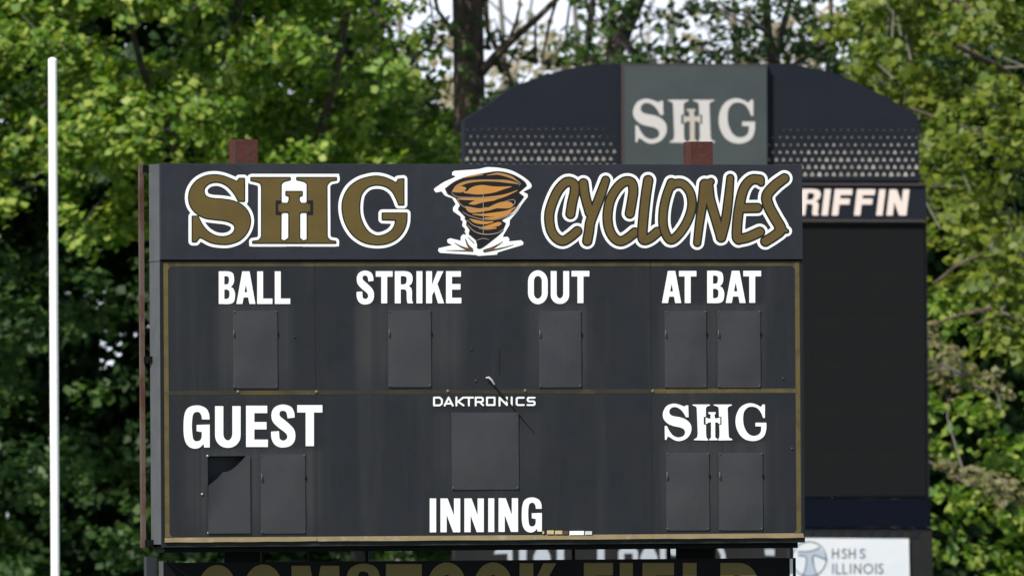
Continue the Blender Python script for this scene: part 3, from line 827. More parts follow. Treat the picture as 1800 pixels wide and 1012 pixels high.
part(MB().box(xf0, xf1, .002, .010, zh - .012, zh - .001), 'header_gap', M_black)

# gold border stripes
def stripe(u0, v0, u1, v1, m_, nm='border_stripe'):
    p, q = FR.L(u0, (v0 + v1) / 2), FR.L(u1, (v0 + v1) / 2)
    t_, b_ = FR.L((u0 + u1) / 2, v0), FR.L((u0 + u1) / 2, v1)
    part(MB().box(p.x, q.x, -.0015, .0, b_.z, t_.z), nm, m_)
xs0, xs1 = FR.L(288.5, 700).x, FR.L(1406.5, 700).x
tw = .040
def seg(x0, x1, z0, z1, m_, nm='border_stripe'):
    return part(MB().box(x0, x1, -.0015, -.0001, z0, z1), nm, m_)
ztop = FR.L(850, 460.5).z
for a, b in ((xs0 + tw, seam1 - .003), (seam1 + .003, seam2 - .003), (seam2 + .003, xs1 - tw)):
    seg(a, b, ztop - .036, ztop, M_topline)
seg(xs0, xs0 + tw, zm + .012, ztop, M_goldline); seg(xs0, xs0 + tw, zl, zm - .012, M_goldline)
seg(xs0, xs0 + tw, zm - .0118, zm + .0118, M_goldline)
seg(xs1 - tw, xs1, zm + .012, ztop, M_goldline); seg(xs1 - tw, xs1, zl, zm - .012, M_goldline)
seg(xs1 - tw, xs1, zm - .0118, zm + .0118, M_goldline)
zmid0, zmid1 = FR.L(850, 692).z, FR.L(850, 684.5).z
xm = FR.L(418, 688).x
seg(xs0 + tw, xm, zmid0, zmid1, M_faded); seg(xm, seam1 - .003, zmid0, zmid1, M_topline)
seg(seam1 + .003, seam2 - .003, zmid0, zmid1, M_faded); seg(seam2 + .003, xs1 - tw, zmid0, zmid1, M_goldline)
# rounded inner corners
def corner(x, z, sx, sz, r=.035):
    pts = [(x, z)] + [(x + sx * r * (1 - math.sin(t)), z + sz * r * (1 - math.cos(t))) for t in np.linspace(0, math.pi / 2, 7)]
    v = [(p[0], -.0015, p[1]) for p in pts]
    f = [(0, i, i + 1) if sx * sz < 0 else (0, i + 1, i) for i in range(1, 7)]
    mesh_obj('stripe_corner', v, f, M_goldline, bb_root)
corner(xs0 + tw, ztop - .036, 1, -1); corner(xs1 - tw, ztop - .036, -1, -1)
corner(xs0 + tw, zl, 1, 1); corner(xs1 - tw, zl, -1, 1)
# little bolts along the faded middle line
def bolt(u, v, r=.011, m_=M_screw, parent=bb_root, d=-.0015, nm='bolt'):
    p = FR.L(u, v)
    MB().tube([(p.x, d, p.z), (p.x, d - .006, p.z), (p.x, d - .009, p.z)], [r, r, r * .5], 8).build(nm, m_, parent)
for u, v in ((418, 688), (556, 688), (787, 687), (923, 686), (1147, 687)): bolt(u, v, .013, M_ledge)
bolt(518, 592, .008, M_face, nm='rivet'); bolt(836, 669, .010, M_mask, nm='rivet'); bolt(828, 614, .008, M_face, nm='rivet')
bolt(1376, 665, .008, M_mask, nm='rivet'); bolt(355, 868, .010, M_screw, nm='rivet'); bolt(1392, 788, .010, M_mask, nm='rivet')

# the sloping gold ledge along the foot, in three lengths
zl0 = FR.L(850, 948.6).z
def ledge(x0, x1, bend=0):
    v = []; f = []
    prof = [(.006, zl), (-.030, zl0 + .004), (-.032, zl0), (.006, zl0 - .002)]
    n = 12
    for i in range(n + 1):
        x = x0 + (x1 - x0) * i / n
        k = .006 * math.sin(i * 1.7) + (bend * max(0, (i - n + 3) / 3))
        for (y, z) in prof: v.append((x, y + (k * .4 if y < 0 else 0), z + (k * .25 if z < zl - .01 else 0)))
    for i in range(n):
        for j in range(4):
            f.append((i * 4 + j, i * 4 + (j + 1) % 4, (i + 1) * 4 + (j + 1) % 4, (i + 1) * 4 + j))
    f.append((0, 3, 2, 1)); f.append((n * 4, n * 4 + 1, n * 4 + 2, n * 4 + 3))
    mesh_obj('ledge', v, f, M_ledge, bb_root)
ledge(xf0, seam1 - .002, .01); ledge(seam1 + .002, seam2 - .001); ledge(seam2 + .001, xf1)
zu = FR.L(850, 957.0).z
for a, b in ((xl - .002, seam1), (seam1 + .002, seam2), (seam2 + .002, xr)):
    part(MB().box(a, b, -.012, .012, zu, zl0 - .004), 'bottom_trim', M_under)
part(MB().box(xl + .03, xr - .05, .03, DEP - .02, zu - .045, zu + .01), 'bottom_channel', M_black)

# digit plates
plates = [(409, 545.5, 487, 682, 'BALL'), (682, 545, 757, 680, 'STRIKE'), (947, 546, 1021, 680.5, 'OUT'), (1168, 546, 1241, 681, 'AT'), (1261, 546, 1336, 681, 'BAT'),
          (458, 798, 536, 937, 'GUEST'), (793.5, 724.5, 911, 860, 'INNING'), (1170.5, 795, 1246, 931.5, 'HOME'), (1263, 795, 1340, 931.5, 'HOME')]
for (u0, v0, u1, v1, w_) in plates:
    um, vm = (u0 + u1) / 2, (v0 + v1) / 2
    x0, x1 = FR.L(u0, vm).x, FR.L(u1, vm).x
    z0, z1 = FR.L(um, v1).z, FR.L(um, v0).z
    v = []; f = []
    nx, nz = 8, 12
    ph = random.uniform(0, 6)
    for j in range(nz + 1):
        for i in range(nx + 1):
            a, b = i / nx, j / nz
            e = (4 * a * (1 - a)) * (4 * b * (1 - b))
            y = -.010 - .010 * e * (1 + .3 * math.sin(3 * a + ph)) - (.0015 * math.sin(9 * b + ph))
            v.append((x0 + (x1 - x0) * a, y, z0 + (z1 - z0) * b))
    for j in range(nz):
        for i in range(nx):
            k = j * (nx + 1) + i
            f.append((k, k + 1, k + nx + 2, k + nx + 1))
    m0 = len(v)
    v += [(x0, -.0003, z0), (x1, -.0003, z0), (x1, -.0003, z1), (x0, -.0003, z1)]
    row = nx + 1
    c0, c1, c2, c3 = 0, nx, nz * row + nx, nz * row
    f += [tuple([m0, m0 + 1] + list(range(nx, -1, -1))), tuple([m0 + 1, m0 + 2] + [j * row + nx for j in range(nz, -1, -1)]),
          tuple([m0 + 2, m0 + 3] + list(range(c3, c3 + nx + 1))), tuple([m0 + 3, m0] + [j * row for j in range(nz + 1)])]
    o = mesh_obj('digit_plate', v, f, M_mask, bb_root)
    o['label'] = 'grey digit cover plate'
    for (uu, vv) in ((u0 + 2, v0 + 2), (u1 - 2, v0 + 2), (u0 + 2, v1 - 3), (u1 - 2, v1 - 3)):
        bolt(uu, vv, random.choice((.0065, .0055, .0045)), M_side, o, -.010, 'screw')
    if w_ != 'INNING':
        p = FR.L(u0 + 1, v0 + 42)
        MB().tube([(p.x, -.008, p.z + .035), (p.x - .002, -.026, p.z + .02), (p.x - .002, -.026, p.z - .01), (p.x, -.008, p.z - .025)], .0045, 6).build('latch', M_side, o, True)
        p = FR.L(u1 + .5, v0 + 42)
        MB().bbox(p.x - .006, p.x + .008, -.012, -.001, p.z - .014, p.z + .02, .003).build('hinge', M_black, o)

# torn plate: corner bent into the dark box
cx0, cx1, cz0, cz1 = hx[0] - .006, hx[1] + .006, hz[0] - .004, hz[1] + .004
tear_px = [(432, 800), (427, 806), (421, 812), (414, 819), (406, 825), (398, 828.5), (390, 829), (387, 834), (380, 841), (372, 847), (364, 853)]
tear = [FR.L(u, v) for u, v in tear_px]
poly = [(cx1, cz0), (cx1, cz1)] + [(min(max(p.x, cx0), cx1), min(p.z, cz1)) for p in tear] + [(cx0, cz0)]
inner = []
def inside(x, z):
    c = False; n = len(poly)
    for i in range(n):
        (xa, za), (xb, zb_) = poly[i], poly[(i + 1) % n]
        if (za > z) != (zb_ > z) and x < (xb - xa) * (z - za) / (zb_ - za) + xa: c = not c
    return c
for i in range(1, 16):
    for j in range(1, 26):
        x = cx0 + (cx1 - cx0) * i / 16; z = cz0 + (cz1 - cz0) * j / 26
        if inside(x, z) and min(math.hypot(x - p.x, z - p.z) for p in tear) > .015: inner.append((x, z))
pts = [Vector(p) for p in poly + inner]
n0 = len(poly)
vo, eo, fo, *_ = delaunay_2d_cdt(pts, [(i, (i + 1) % n0) for i in range(n0)], [list(range(n0))], 1, 1e-6)
ta, tb = Vector((cx0, cz1)), Vector((1, -1)).normalized()
def tear_depth(x, z):
    a = (x - cx0) / (cx1 - cx0); b = (cz1 - z) / (cz1 - cz0)
    k = max(0, 1 - (a * 1.05 + b * 1.15))
    s1 = min(1, a / .04 + 0) if b > .45 else 1
    s2 = max(0, 1 - a * 3.2) * max(0, 1 - b * 1.35)
    return -(.030 * k ** 1.5 + .018 * s2 ** 1.3)
vv = [(p.x, -.012 + tear_depth(p.x, p.y) * (0 if p.x > cx1 - .01 or p.y < cz0 + .01 else 1), p.y) for p in vo]
ff = [tuple(f) for f in fo]
tp_ = mesh_obj('digit_plate', vv, ff, M_mask, bb_root, True)
tp_['label'] = 'torn grey digit plate with its upper left corner bent in'
for (uu, vv_) in ((364.5, 801), (366, 936), (434, 935)): bolt(uu, vv_, .0095, M_screw, tp_, -.002, 'screw')
part(MB().box(hx[0] - .003, hx[1] + .003, .10, .104, hz[0] - .003, hz[1] + .003).box(hx[0] - .004, hx[0] - .001, .009, .10, hz[0], hz[1]).box(hx[1] + .001, hx[1] + .004, .009, .10, hz[0], hz[1]).box(hx[0], hx[1], .009, .10, hz[1] + .001, hz[1] + .004), 'digit_housing', mat('dark_housing', (0.014, 0.018, 0.026), .7))

# rear structure: rusty posts, rails, angle
def post(u0, u1, us, vtop, d):
    p0, p1 = FR.L(u0, 270, d).x, FR.L(u1, 270, d).x
    z = FR.L((u0 + u1) / 2, vtop, d).z
    w = p1 - p0; dep = .19
    q = MB()
    q.box(p0, p1, d, d + .014, 0, z).box(p0, p1, d + dep - .014, d + dep, 0, z - .003).box(p0 + .004, p0 + .018, d + .014, d + dep - .014, 0, z - .002).box(p1 - .02, p1 - .006, d + .014, d + dep - .014, 0, z - .004)
    part(q, 'support_post', M_rust)
post(413.5, 453, 402, 245, DEP + .03)
post(1214, 1253, 1203, 249, DEP + .03)
xa = FR.L(247.5, 600, DEP + .05).x; xb = FR.L(254.5, 600, DEP + .05).x
za, zc = FR.L(250, 962, DEP + .05).z, FR.L(250, 288, DEP + .05).z
part(MB().box(xa, xb, DEP + .05, DEP + .056, za, zc).box(xa, xa + .006, DEP + .056, DEP + .10, za, zc), 'rear_angle', M_rustedge)
for k, v in enumerate((297, 632, 954)):
    z = FR.L(260, v, DEP + .02).z
    part(MB().box(xb - .01, xl + .5, DEP + .012, DEP + .048, z - .03, z + .03), 'rear_rail', M_black)
    if k: part(MB().box(xb, xl + .03 , DEP - .045, DEP + .012, z - .028, z + .028).box(xl - .016, xl - .001, DEP - .075, DEP - .045, z - .028, z + .028), 'bracket', M_black)
part(MB().box(xl + .002, xl + .03, DEP + .003, DEP + .010, zb, zt - .03), 'back_panel', M_black)

# lettering
DF = -.0030
def word(chars, label, t, b, m_=M_white, fr=FR, parent=bb_root, d0=DF, d1=0.0, slant=0, nm='letter', step=.5):
    for ch, x0, x1, y0, y1 in chars:
        S = glyph(ch, x0, x1, y0, y1, t, b, slant)
        o = prism(nm, contours(S, 0, step), fr, d0, d1, m_, parent)
        o['label'] = label.replace('#', ch)
word([('B', 384.5, 412.8, 476.8, 534), ('A', 415.5, 448.8, 476.8, 534), ('L', 452, 478.7, 476.8, 534), ('L', 483, 510, 476.8, 534)], 'white letter # of the word BALL', 10.3, 9.5)
word([('S', 626.7, 657.3, 475.5, 535), ('T', 660.5, 690, 476.5, 533), ('R', 694, 726, 476.5, 533), ('I', 732, 742.3, 476.5, 533), ('K', 749, 780.5, 476.5, 533), ('E', 784, 810.8, 476.5, 533)], 'white letter # of the word STRIKE', 10.3, 9.8)
word([('O', 928, 962.7, 475, 534.5), ('U', 968, 1000.3, 476.3, 534), ('T', 1004.6, 1035.8, 476, 532.5)], 'white letter # of the word OUT', 10.3, 9.8)
word([('A', 1163.5, 1197.3, 476, 532.5), ('T', 1193.5, 1224, 476, 532.5), ('B', 1243, 1272.7, 475.8, 532.5), ('A', 1275.6, 1310.5, 475.8, 532.3), ('T', 1306.5, 1337.7, 475.8, 532)], 'white letter # of the words AT BAT', 10.3, 9.8)
word([('G', 322.5, 368.5, 712, 788), ('U', 378, 422.8, 713.3, 786.5), ('E', 432.5, 470.7, 712.6, 785), ('S', 476.5, 519, 710.5, 786), ('T', 522.4, 566.5, 711.5, 783.5)], 'white letter # of the word GUEST', 14.4, 13)
word([('I', 755.4, 766.5, 875.3, 934.8), ('N', 774.2, 808.8, 875.3, 934.6), ('N', 816.3, 850.3, 875.3, 934.4), ('I', 858.2, 868.6, 875, 934.2), ('N', 876.3, 910.4, 874.8, 934), ('G', 917, 952.3, 873.5, 935)], 'white letter # of the word INNING', 10.8, 10.0)

def z2(p): return (p[0] / 8.571 + 750, p[1] / 8.571 + 640)
dk = [('D', [[(110, 500), (110, 617), (195, 617), (228, 590), (228, 530), (195, 500), (110, 500)]]), ('A', [[(270, 620), (330, 500), (392, 620)], [(300, 590), (362, 590)]]),
      ('K', [[(447, 497), (447, 620)], [(550, 500), (470, 560), (555, 618)]]), ('T', [[(572, 500), (698, 500)], [(635, 500), (635, 620)]]),
      ('R', [[(738, 620), (738, 500), (830, 500), (846, 515), (846, 550), (830, 565), (745, 565)], [(800, 570), (850, 615)]]), ('O', [[(908, 500), (1022, 500), (1022, 612), (908, 612), (908, 500)]]),
      ('N', [[(1097, 620), (1097, 502), (1207, 612), (1207, 497)]]), ('I', [[(1280, 497), (1280, 618)]]), ('C', [[(1462, 502), (1370, 502), (1355, 516), (1355, 600), (1370, 612), (1462, 612)]]),
      ('S', [[(1625, 502), (1535, 502), (1522, 515), (1522, 545), (1535, 557), (1612, 557), (1625, 570), (1625, 600), (1612, 612), (1518, 612)]])]
for ch, ls in dk:
    S = Sh()
    for l in ls: S.stroke([z2(p) for p in l], 1.55)
    o = prism('letter', contours(S, 0, .4), FR, DF, 0, M_white, bb_root); o['label'] = 'small white letter %s of the maker name' % ch

# small serif SHG (also used on the arched board)
k7 = 7.826
def q7(p): return sc(p, k7, 1140, 690)
sS = q7([(545, 172, 1), (550, 335, 1), (515, 335, 1), (470, 262), (420, 215), (365, 195), (310, 208), (283, 255), (300, 300), (350, 322), (430, 335), (510, 365), (570, 420), (590, 490), (570, 570), (510, 635), (420, 663), (350, 648), (300, 615), (262, 598, 1), (245, 645, 1), (225, 645, 1), (222, 455, 1), (250, 455, 1), (290, 530), (340, 588), (410, 612), (480, 592), (503, 545), (480, 497), (420, 472), (340, 455), (260, 420), (205, 355), (198, 275), (240, 190), (300, 157), (360, 148), (430, 165), (495, 190, 1), (515, 172, 1)])
sG = q7([(1545, 195, 1), (1570, 160, 1), (1600, 160, 1), (1600, 345, 1), (1575, 345, 1), (1550, 280), (1500, 215), (1430, 190), (1360, 205), (1310, 270), (1300, 380), (1320, 480), (1370, 560), (1440, 592), (1510, 575), (1545, 530), (1550, 462, 1), (1470, 460, 1), (1470, 410, 1), (1620, 410, 1), (1618, 500), (1590, 590), (1520, 645), (1430, 662), (1330, 640), (1250, 570), (1203, 460), (1200, 340), (1240, 230), (1310, 165), (1400, 142), (1480, 160)])
sH1 = q7([(605, 160, 1), (845, 160, 1), (845, 172, 1), (800, 192), (787, 215, 1), (790, 560, 1), (797, 615), (820, 640, 1), (820, 655, 1), (625, 650, 1), (625, 637, 1), (665, 615), (677, 560, 1), (663, 210, 1), (648, 188), (605, 172, 1)])
sH2 = q7([(895, 160, 1), (1145, 160, 1), (1145, 172, 1), (1098, 192), (1087, 215, 1), (1100, 560, 1), (1108, 612), (1150, 635, 1), (1150, 650, 1), (948, 655, 1), (948, 643, 1), (972, 615), (977, 560, 1), (965, 215, 1), (948, 190), (895, 172, 1)])
sX = q7([(822, 265, 1), (922, 265, 1), (922, 288, 1), (905, 300, 1), (912, 352, 1), (950, 350, 1), (968, 340, 1), (985, 340, 1), (985, 428, 1), (968, 428, 1), (950, 408, 1), (915, 405, 1), (915, 610, 1), (950, 637, 1), (950, 650, 1), (835, 652, 1), (835, 640, 1), (860, 615, 1), (860, 405, 1), (820, 408, 1), (805, 425, 1), (785, 425, 1), (785, 340, 1), (805, 345, 1), (820, 354, 1), (853, 354, 1), (853, 300, 1), (825, 288, 1)])
sBox = q7(rect(758, 330, 1004, 437))
def small_shg(fr, parent, mp, m_, mcross, mdark, d, step, lab):
    def T(spec): return [mp(p) for p in outline(spec)]
    for nm_, sp in (('S', sS), ('G', sG)):
        o = prism('letter', contours(Sh().poly(T(sp)), 0, step), fr, d, d + abs(DF) * .95, m_, parent); o['label'] = lab.replace('#', nm_)
    S = Sh().poly(T(sH1)).poly(T(sH2))
    X = Sh().poly(T(sX))
    S.shape(X, 1.5, -1)
    S.poly([mp(p) for p in sBox], -1)
    o = prism('letter', contours(S, 0, step), fr, d, d + abs(DF) * .95, m_, parent); o['label'] = lab.replace('#', 'H')
    prism('cross', contours(X, 0, step), fr, d - .001, d + abs(DF) * .95, mcross, parent)
small_shg(FR, bb_root, lambda p: (p[0], p[1]), M_white, M_white, M_face, DF, .4, 'white serif letter # of the home team initials')

# big header SHG
k6 = 6.325
def a6(p): return sc(p, k6, 300, 290)
def b6(p): return sc(p, k6, 520, 290)
bS = a6([(755, 155, 1), (805, 155, 1), (805, 400, 1), (745, 400, 1), (700, 318), (630, 240), (560, 200), (490, 188), (420, 203), (370, 245), (355, 292), (375, 345), (420, 370), (480, 380), (560, 385), (680, 405), (780, 450), (850, 530), (872, 630), (840, 740), (760, 830), (650, 873), (550, 878), (440, 860), (350, 815), (310, 800, 1), (270, 850, 1), (235, 850, 1), (235, 575, 1), (290, 575, 1), (340, 670), (400, 740), (480, 787), (560, 802), (635, 790), (692, 750), (708, 695), (680, 650), (600, 618), (480, 603), (380, 588), (290, 545), (220, 470), (195, 380), (210, 280), (270, 190), (360, 135), (460, 115), (560, 125), (660, 160), (728, 192, 1)])
bG = b6([(1130, 165, 1), (1185, 160, 1), (1185, 440, 1), (1135, 440, 1), (1110, 375), (1060, 290), (980, 235), (880, 220), (790, 245), (720, 320), (695, 430), (700, 560), (740, 670), (800, 750), (880, 792), (960, 785), (1040, 745), (1085, 690), (1108, 610, 1), (955, 605, 1), (955, 540, 1), (1220, 540, 1), (1213, 650), (1170, 750), (1090, 830), (980, 875), (850, 880), (730, 850), (620, 770), (545, 650), (510, 510), (520, 380), (580, 260), (680, 180), (780, 145), (870, 130), (960, 140), (1040, 170), (1108, 208, 1)])
o2 = 1391.5
bH1 = a6([(885, 145, 1), (1315, 145, 1), (1315, 162, 1), (1240, 183), (1213, 215, 1), (1210, 835, 1), (1262, 850, 1), (1262, 866, 1), (905, 866, 1), (905, 852, 1), (970, 840), (1005, 800, 1), (1005, 250, 1), (990, 205), (945, 185), (885, 172, 1)])
bH2 = a6([(1395, 145, 1), (o2 + 437, 145, 1), (o2 + 437, 165, 1), (o2 + 370, 180), (o2 + 330, 225, 1), (o2 + 333, 800, 1), (o2 + 370, 840), (o2 + 430, 852, 1), (o2 + 430, 866, 1), (1462, 866, 1), (1462, 850, 1), (1512, 835, 1), (1512, 215, 1), (1480, 183), (1395, 162, 1)])
bX = a6([(1275, 300, 1), (1448, 300, 1), (1448, 335, 1), (1412, 345, 1), (1415, 400, 1), (1435, 432, 1), (1490, 432, 1), (1512, 415, 1), (1512, 535, 1), (1490, 522, 1), (1435, 522, 1), (1418, 540, 1), (1418, 815, 1), (1470, 855, 1), (1470, 866, 1), (1250, 866, 1), (1250, 855, 1), (1308, 815, 1), (1308, 540, 1), (1292, 522, 1), (1235, 522, 1), (1212, 535, 1), (1212, 415, 1), (1235, 432, 1), (1292, 432, 1), (1310, 400, 1), (1312, 345, 1), (1275, 335, 1)])
HD = -.022
gS = Sh().poly(outline(bS)); gG = Sh().poly(outline(bG)); gH = Sh().poly(outline(bH1)).poly(outline(bH2)); gX = Sh().poly(outline(bX))
hall = Sh().shape(gS).shape(gH).shape(gG).shape(gX)
hall.poly(a6(rect(1200, 150, 1520, 850)))
wh = Sh().shape(gS, 7.2).shape(gH, 6.6).shape(gG, 7.2).shape(gX, 2).poly(a6(rect(1200, 110, 1520, 860)))
for blk in ((885, 100, o2 + 472, 160), (865, 840, o2 + 470, 905)): wh.poly(a6(rect(*blk)))
for nm_, s__, px in (('S', gS, None),): pass
# square serif corners of the white keyline
wh.poly(a6([(205, 540), (330, 540), (330, 885), (195, 885)]), 1) if False else None
o = prism('letter_border', contours(wh, 0, .7, .08), FR, HD - .003, HD, M_white, bb_root); o['label'] = 'white border round the big gold initials'
dk_ = Sh().shape(gS, 2.0).shape(gH, 1.8).shape(gG, 2.0).shape(gX, 1.8)
o = prism('letter_keyline', contours(dk_, 0, .6), FR, HD - .005, HD - .003, M_line, bb_root)
for nm_, s_ in (('S', gS), ('H', gH), ('G', gG)):
    o = prism('letter', contours(s_, 0, .6), FR, HD - .007, HD - .005, M_gold, bb_root); o['label'] = 'big gold letter %s of the header' % nm_
for bx in ((1155, 395, 1218, 556), (1506, 395, 1571, 556)):
    prism('cross_cap', contours(Sh().poly(a6(rect(*bx))), 0, .5), FR, HD - .009, HD - .007, M_line, bb_root)
cx_ = Sh().shape(gX).poly(a6([(1212, 435), (1200, 445), (1185, 430), (1185, 525), (1200, 512), (1212, 522)])).poly(a6([(1512, 435), (1525, 445), (1538, 430), (1538, 525), (1525, 512), (1512, 522)]))
prism('cross', contours(cx_, 0, .5), FR, HD - .011, HD - .009, M_gold, bb_root)

# CYCLONES
def c6(p): return [(x / k6 + 940, y / k6 + 290) for x, y in p]
def d6(p): return [(x / k6 + 1170, y / k6 + 290) for x, y in p]
def e3(p): return [(x / 3.673 + 930, y / 3.673 + 280) for x, y in p]
r_ = 46 / k6
LT = []
LT.append(('C', [(c6([(385, 545), (405, 420), (432, 300), (425, 215), (345, 190), (255, 275), (185, 420), (150, 560), (165, 710), (220, 805), (300, 845), (385, 800), (462, 735)]), r_ * .98)]))
LT.append(('Y', [(c6([(530, 205), (548, 340), (600, 530)]), r_), (c6([(778, 170), (722, 330), (650, 520), (605, 640), (592, 740), (572, 845)]), [r_ * .85, r_, r_, r_, r_, r_])]))
LT.append(('C', [(c6([(1045, 540), (1070, 400), (1085, 280), (1062, 195), (985, 188), (895, 270), (825, 400), (798, 560), (812, 700), (865, 805), (940, 848), (1020, 815), (1100, 750)]), r_ * .98)]))
LT.append(('L', [(c6([(1250, 170), (1222, 350), (1200, 550), (1185, 760), (1200, 832), (1270, 812), (1352, 745)]), r_ * 1.02)]))
LT.append(('O', [(e3([(912, 152), (880, 240), (860, 340), (862, 440), (900, 518), (950, 495), (1010, 410), (1044, 310), (1035, 220), (990, 163), (940, 158), (905, 180)]), 6.6)]))
LT.append(('N', [(d6([(425, 215), (395, 450), (365, 650), (340, 865)]), [8, 7, 6.3, 5.6]), (d6([(460, 230), (480, 380), (540, 580), (600, 790)]), [8, 7.6, 7.4, 7]), (d6([(708, 145), (685, 400), (655, 620), (605, 805)]), [5.4, 6.6, 7, 7.5]), (d6([(405, 225), (495, 185)]), [5, 4.6])]))
LT.append(('E', [(d6([(1035, 165), (945, 165), (865, 250), (820, 400), (790, 600), (780, 790), (800, 830)]), 7.4), (d6([(1050, 200), (1035, 165)]), 5), (d6([(820, 480), (1010, 478)]), 7.2), (d6([(800, 825), (900, 805), (1035, 745)]), 7.6)]))
LT.append(('S', [(d6([(1310, 150), (1205, 230), (1115, 340), (1135, 460), (1210, 600), (1270, 715), (1200, 785), (1098, 850)]), [7.4, 8, 8, 8.3, 8.2, 8, 7.6, 7.6]), (d6([(1250, 700), (1335, 735)]), [7, 2.5])]))
shapes = []
for ch, strs in LT:
    S = Sh()
    for pts_, r in strs: S.stroke(pts_, r, smooth=4)
    shapes.append((ch, S))
wh = Sh(); dkl = Sh()
for ch, S in shapes: wh.shape(S, 6.9); dkl.shape(S, 2.1)
o = prism('letter_border', contours(wh, 0, .7, .08), FR, HD - .003, HD, M_white, bb_root); o['label'] = 'white border round the word CYCLONES'
prism('letter_keyline', contours(dkl, 0, .7, .08), FR, HD - .005, HD - .003, M_line, bb_root)
for i, (ch, S) in enumerate(shapes):
    T_ = Sh().shape(S, -.6)
    if i + 1 < len(shapes): T_.shape(shapes[i + 1][1], 1.9, -1)
    o = prism('letter', contours(T_, 0, .6), FR, HD - .007, HD - .005, M_gold, bb_root); o['label'] = 'gold brush letter %s of CYCLONES' % ch

# tornado emblem
def t5(p): return sc(p, 5.623, 740, 280)
torn = t5([(300, 130, 1), (322, 115, 1), (540, 100), (600, 88, 1), (652, 78, 1), (760, 85), (880, 110), (980, 160), (1060, 220), (1085, 262), (1073, 288, 1), (1000, 322, 1), (1045, 345, 1), (1047, 372, 1), (1000, 430), (940, 520), (870, 600, 1), (865, 650, 1), (808, 745, 1), (800, 770, 1), (848, 765, 1), (866, 790, 1), (860, 812, 1), (980, 800, 1), (1004, 820, 1), (1000, 845, 1), (750, 920, 1), (742, 942, 1), (560, 955, 1), (530, 945, 1), (180, 925, 1), (160, 905, 1), (168, 878, 1), (250, 860, 1), (300, 850, 1), (255, 825, 1), (250, 795, 1), (280, 780, 1), (385, 805, 1), (385, 765, 1), (408, 742, 1), (442, 745, 1), (425, 720, 1), (430, 690, 1), (400, 660, 1), (405, 612, 1), (385, 600, 1), (385, 568, 1), (310, 515, 1), (308, 480, 1), (335, 445, 1), (300, 385, 1), (230, 360), (195, 318, 1), (140, 330, 1), (118, 303, 1), (130, 285, 1), (220, 225), (330, 175), (300, 158, 1)])
em = prism('tornado_emblem', contours(Sh().poly(outline(torn)), 0, .5, .05), FR, HD - .003, HD, M_white, bb_root)
em['label'] = 'orange and black tornado emblem with a white border'
fun = t5([(225, 290, 1), (330, 215), (470, 165), (620, 135, 1), (760, 118), (900, 150), (1010, 215), (1040, 262, 1), (960, 330, 1), (1012, 370, 1), (960, 440), (880, 540), (790, 605, 1), (832, 632, 1), (790, 720), (700, 800), (590, 880), (545, 878), (545, 850, 1), (530, 800, 1), (460, 740, 1), (470, 700, 1), (435, 650, 1), (440, 615, 1), (420, 590, 1), (425, 570, 1), (355, 500, 1), (360, 480, 1), (375, 455, 1), (330, 385, 1), (250, 345, 1)])
prism('funnel', contours(Sh().poly(outline(fun)), 0, .5, .05), FR, HD - .005, HD - .003, M_brown, em)
inner_f = Sh().shape(Sh().poly(outline(fun)), -1.3)
inner_f.bb = list(Sh().poly(outline(fun)).bb)
prism('funnel_black', contours(inner_f, 0, .5, .05), FR, HD - .007, HD - .005, M_line, em)  # black print inside the brown rim
def swirl(lst, m_, nm, d, k=1.0):
    S = Sh()
    for l in lst:
        pts_ = [(x / 5.623 + 740, y / 5.623 + 280) for x, y, r in l]; S.stroke(pts_, [r * k / 5.623 for x, y, r in l], smooth=5)
    return prism(nm, contours(S, 0, .4, .05), FR, HD - d - .002, HD - d, m_, em)
swirl([[(300, 318, 3), (350, 268, 16), (440, 228, 13), (570, 212, 10), (720, 212, 10), (850, 222, 14), (950, 243, 5)],
       [(640, 160, 2), (700, 150, 7), (760, 145, 11), (880, 178, 12), (950, 225, 4)], [(400, 185, 3), (500, 165, 8), (600, 152, 5)]], M_tan, 'tan_swirl', .007)
swirl([[(300, 320, 4), (380, 300, 24), (420, 290, 12)], [(440, 332, 6), (500, 300, 20), (590, 300, 36), (700, 300, 26), (800, 285, 12), (880, 272, 3)], [(420, 325, 8), (560, 335, 12), (700, 322, 6)],
       [(350, 392, 4), (430, 392, 10), (560, 392, 12), (700, 385, 16), (820, 358, 10), (940, 310, 3)], [(470, 440, 5), (520, 430, 16), (600, 410, 14), (720, 400, 6)],
       [(430, 470, 5), (480, 500, 22), (560, 505, 16), (640, 492, 14)], [(650, 495, 12), (760, 455, 20), (850, 445, 22), (895, 455, 8)], [(720, 470, 12), (840, 470, 14), (880, 470, 6)],
       [(500, 545, 3), (600, 550, 9), (720, 545, 16), (840, 520, 12), (920, 475, 4)], [(470, 590, 3), (530, 615, 14), (620, 628, 12), (700, 618, 5)],
       [(620, 582, 4), (720, 578, 10), (820, 552, 7), (880, 520, 3)], [(600, 672, 4), (680, 660, 14), (750, 640, 16), (780, 635, 6)], [(560, 680, 3), (640, 690, 6), (730, 680, 5)]], M_orange, 'orange_swirl', .0075, 1.22)
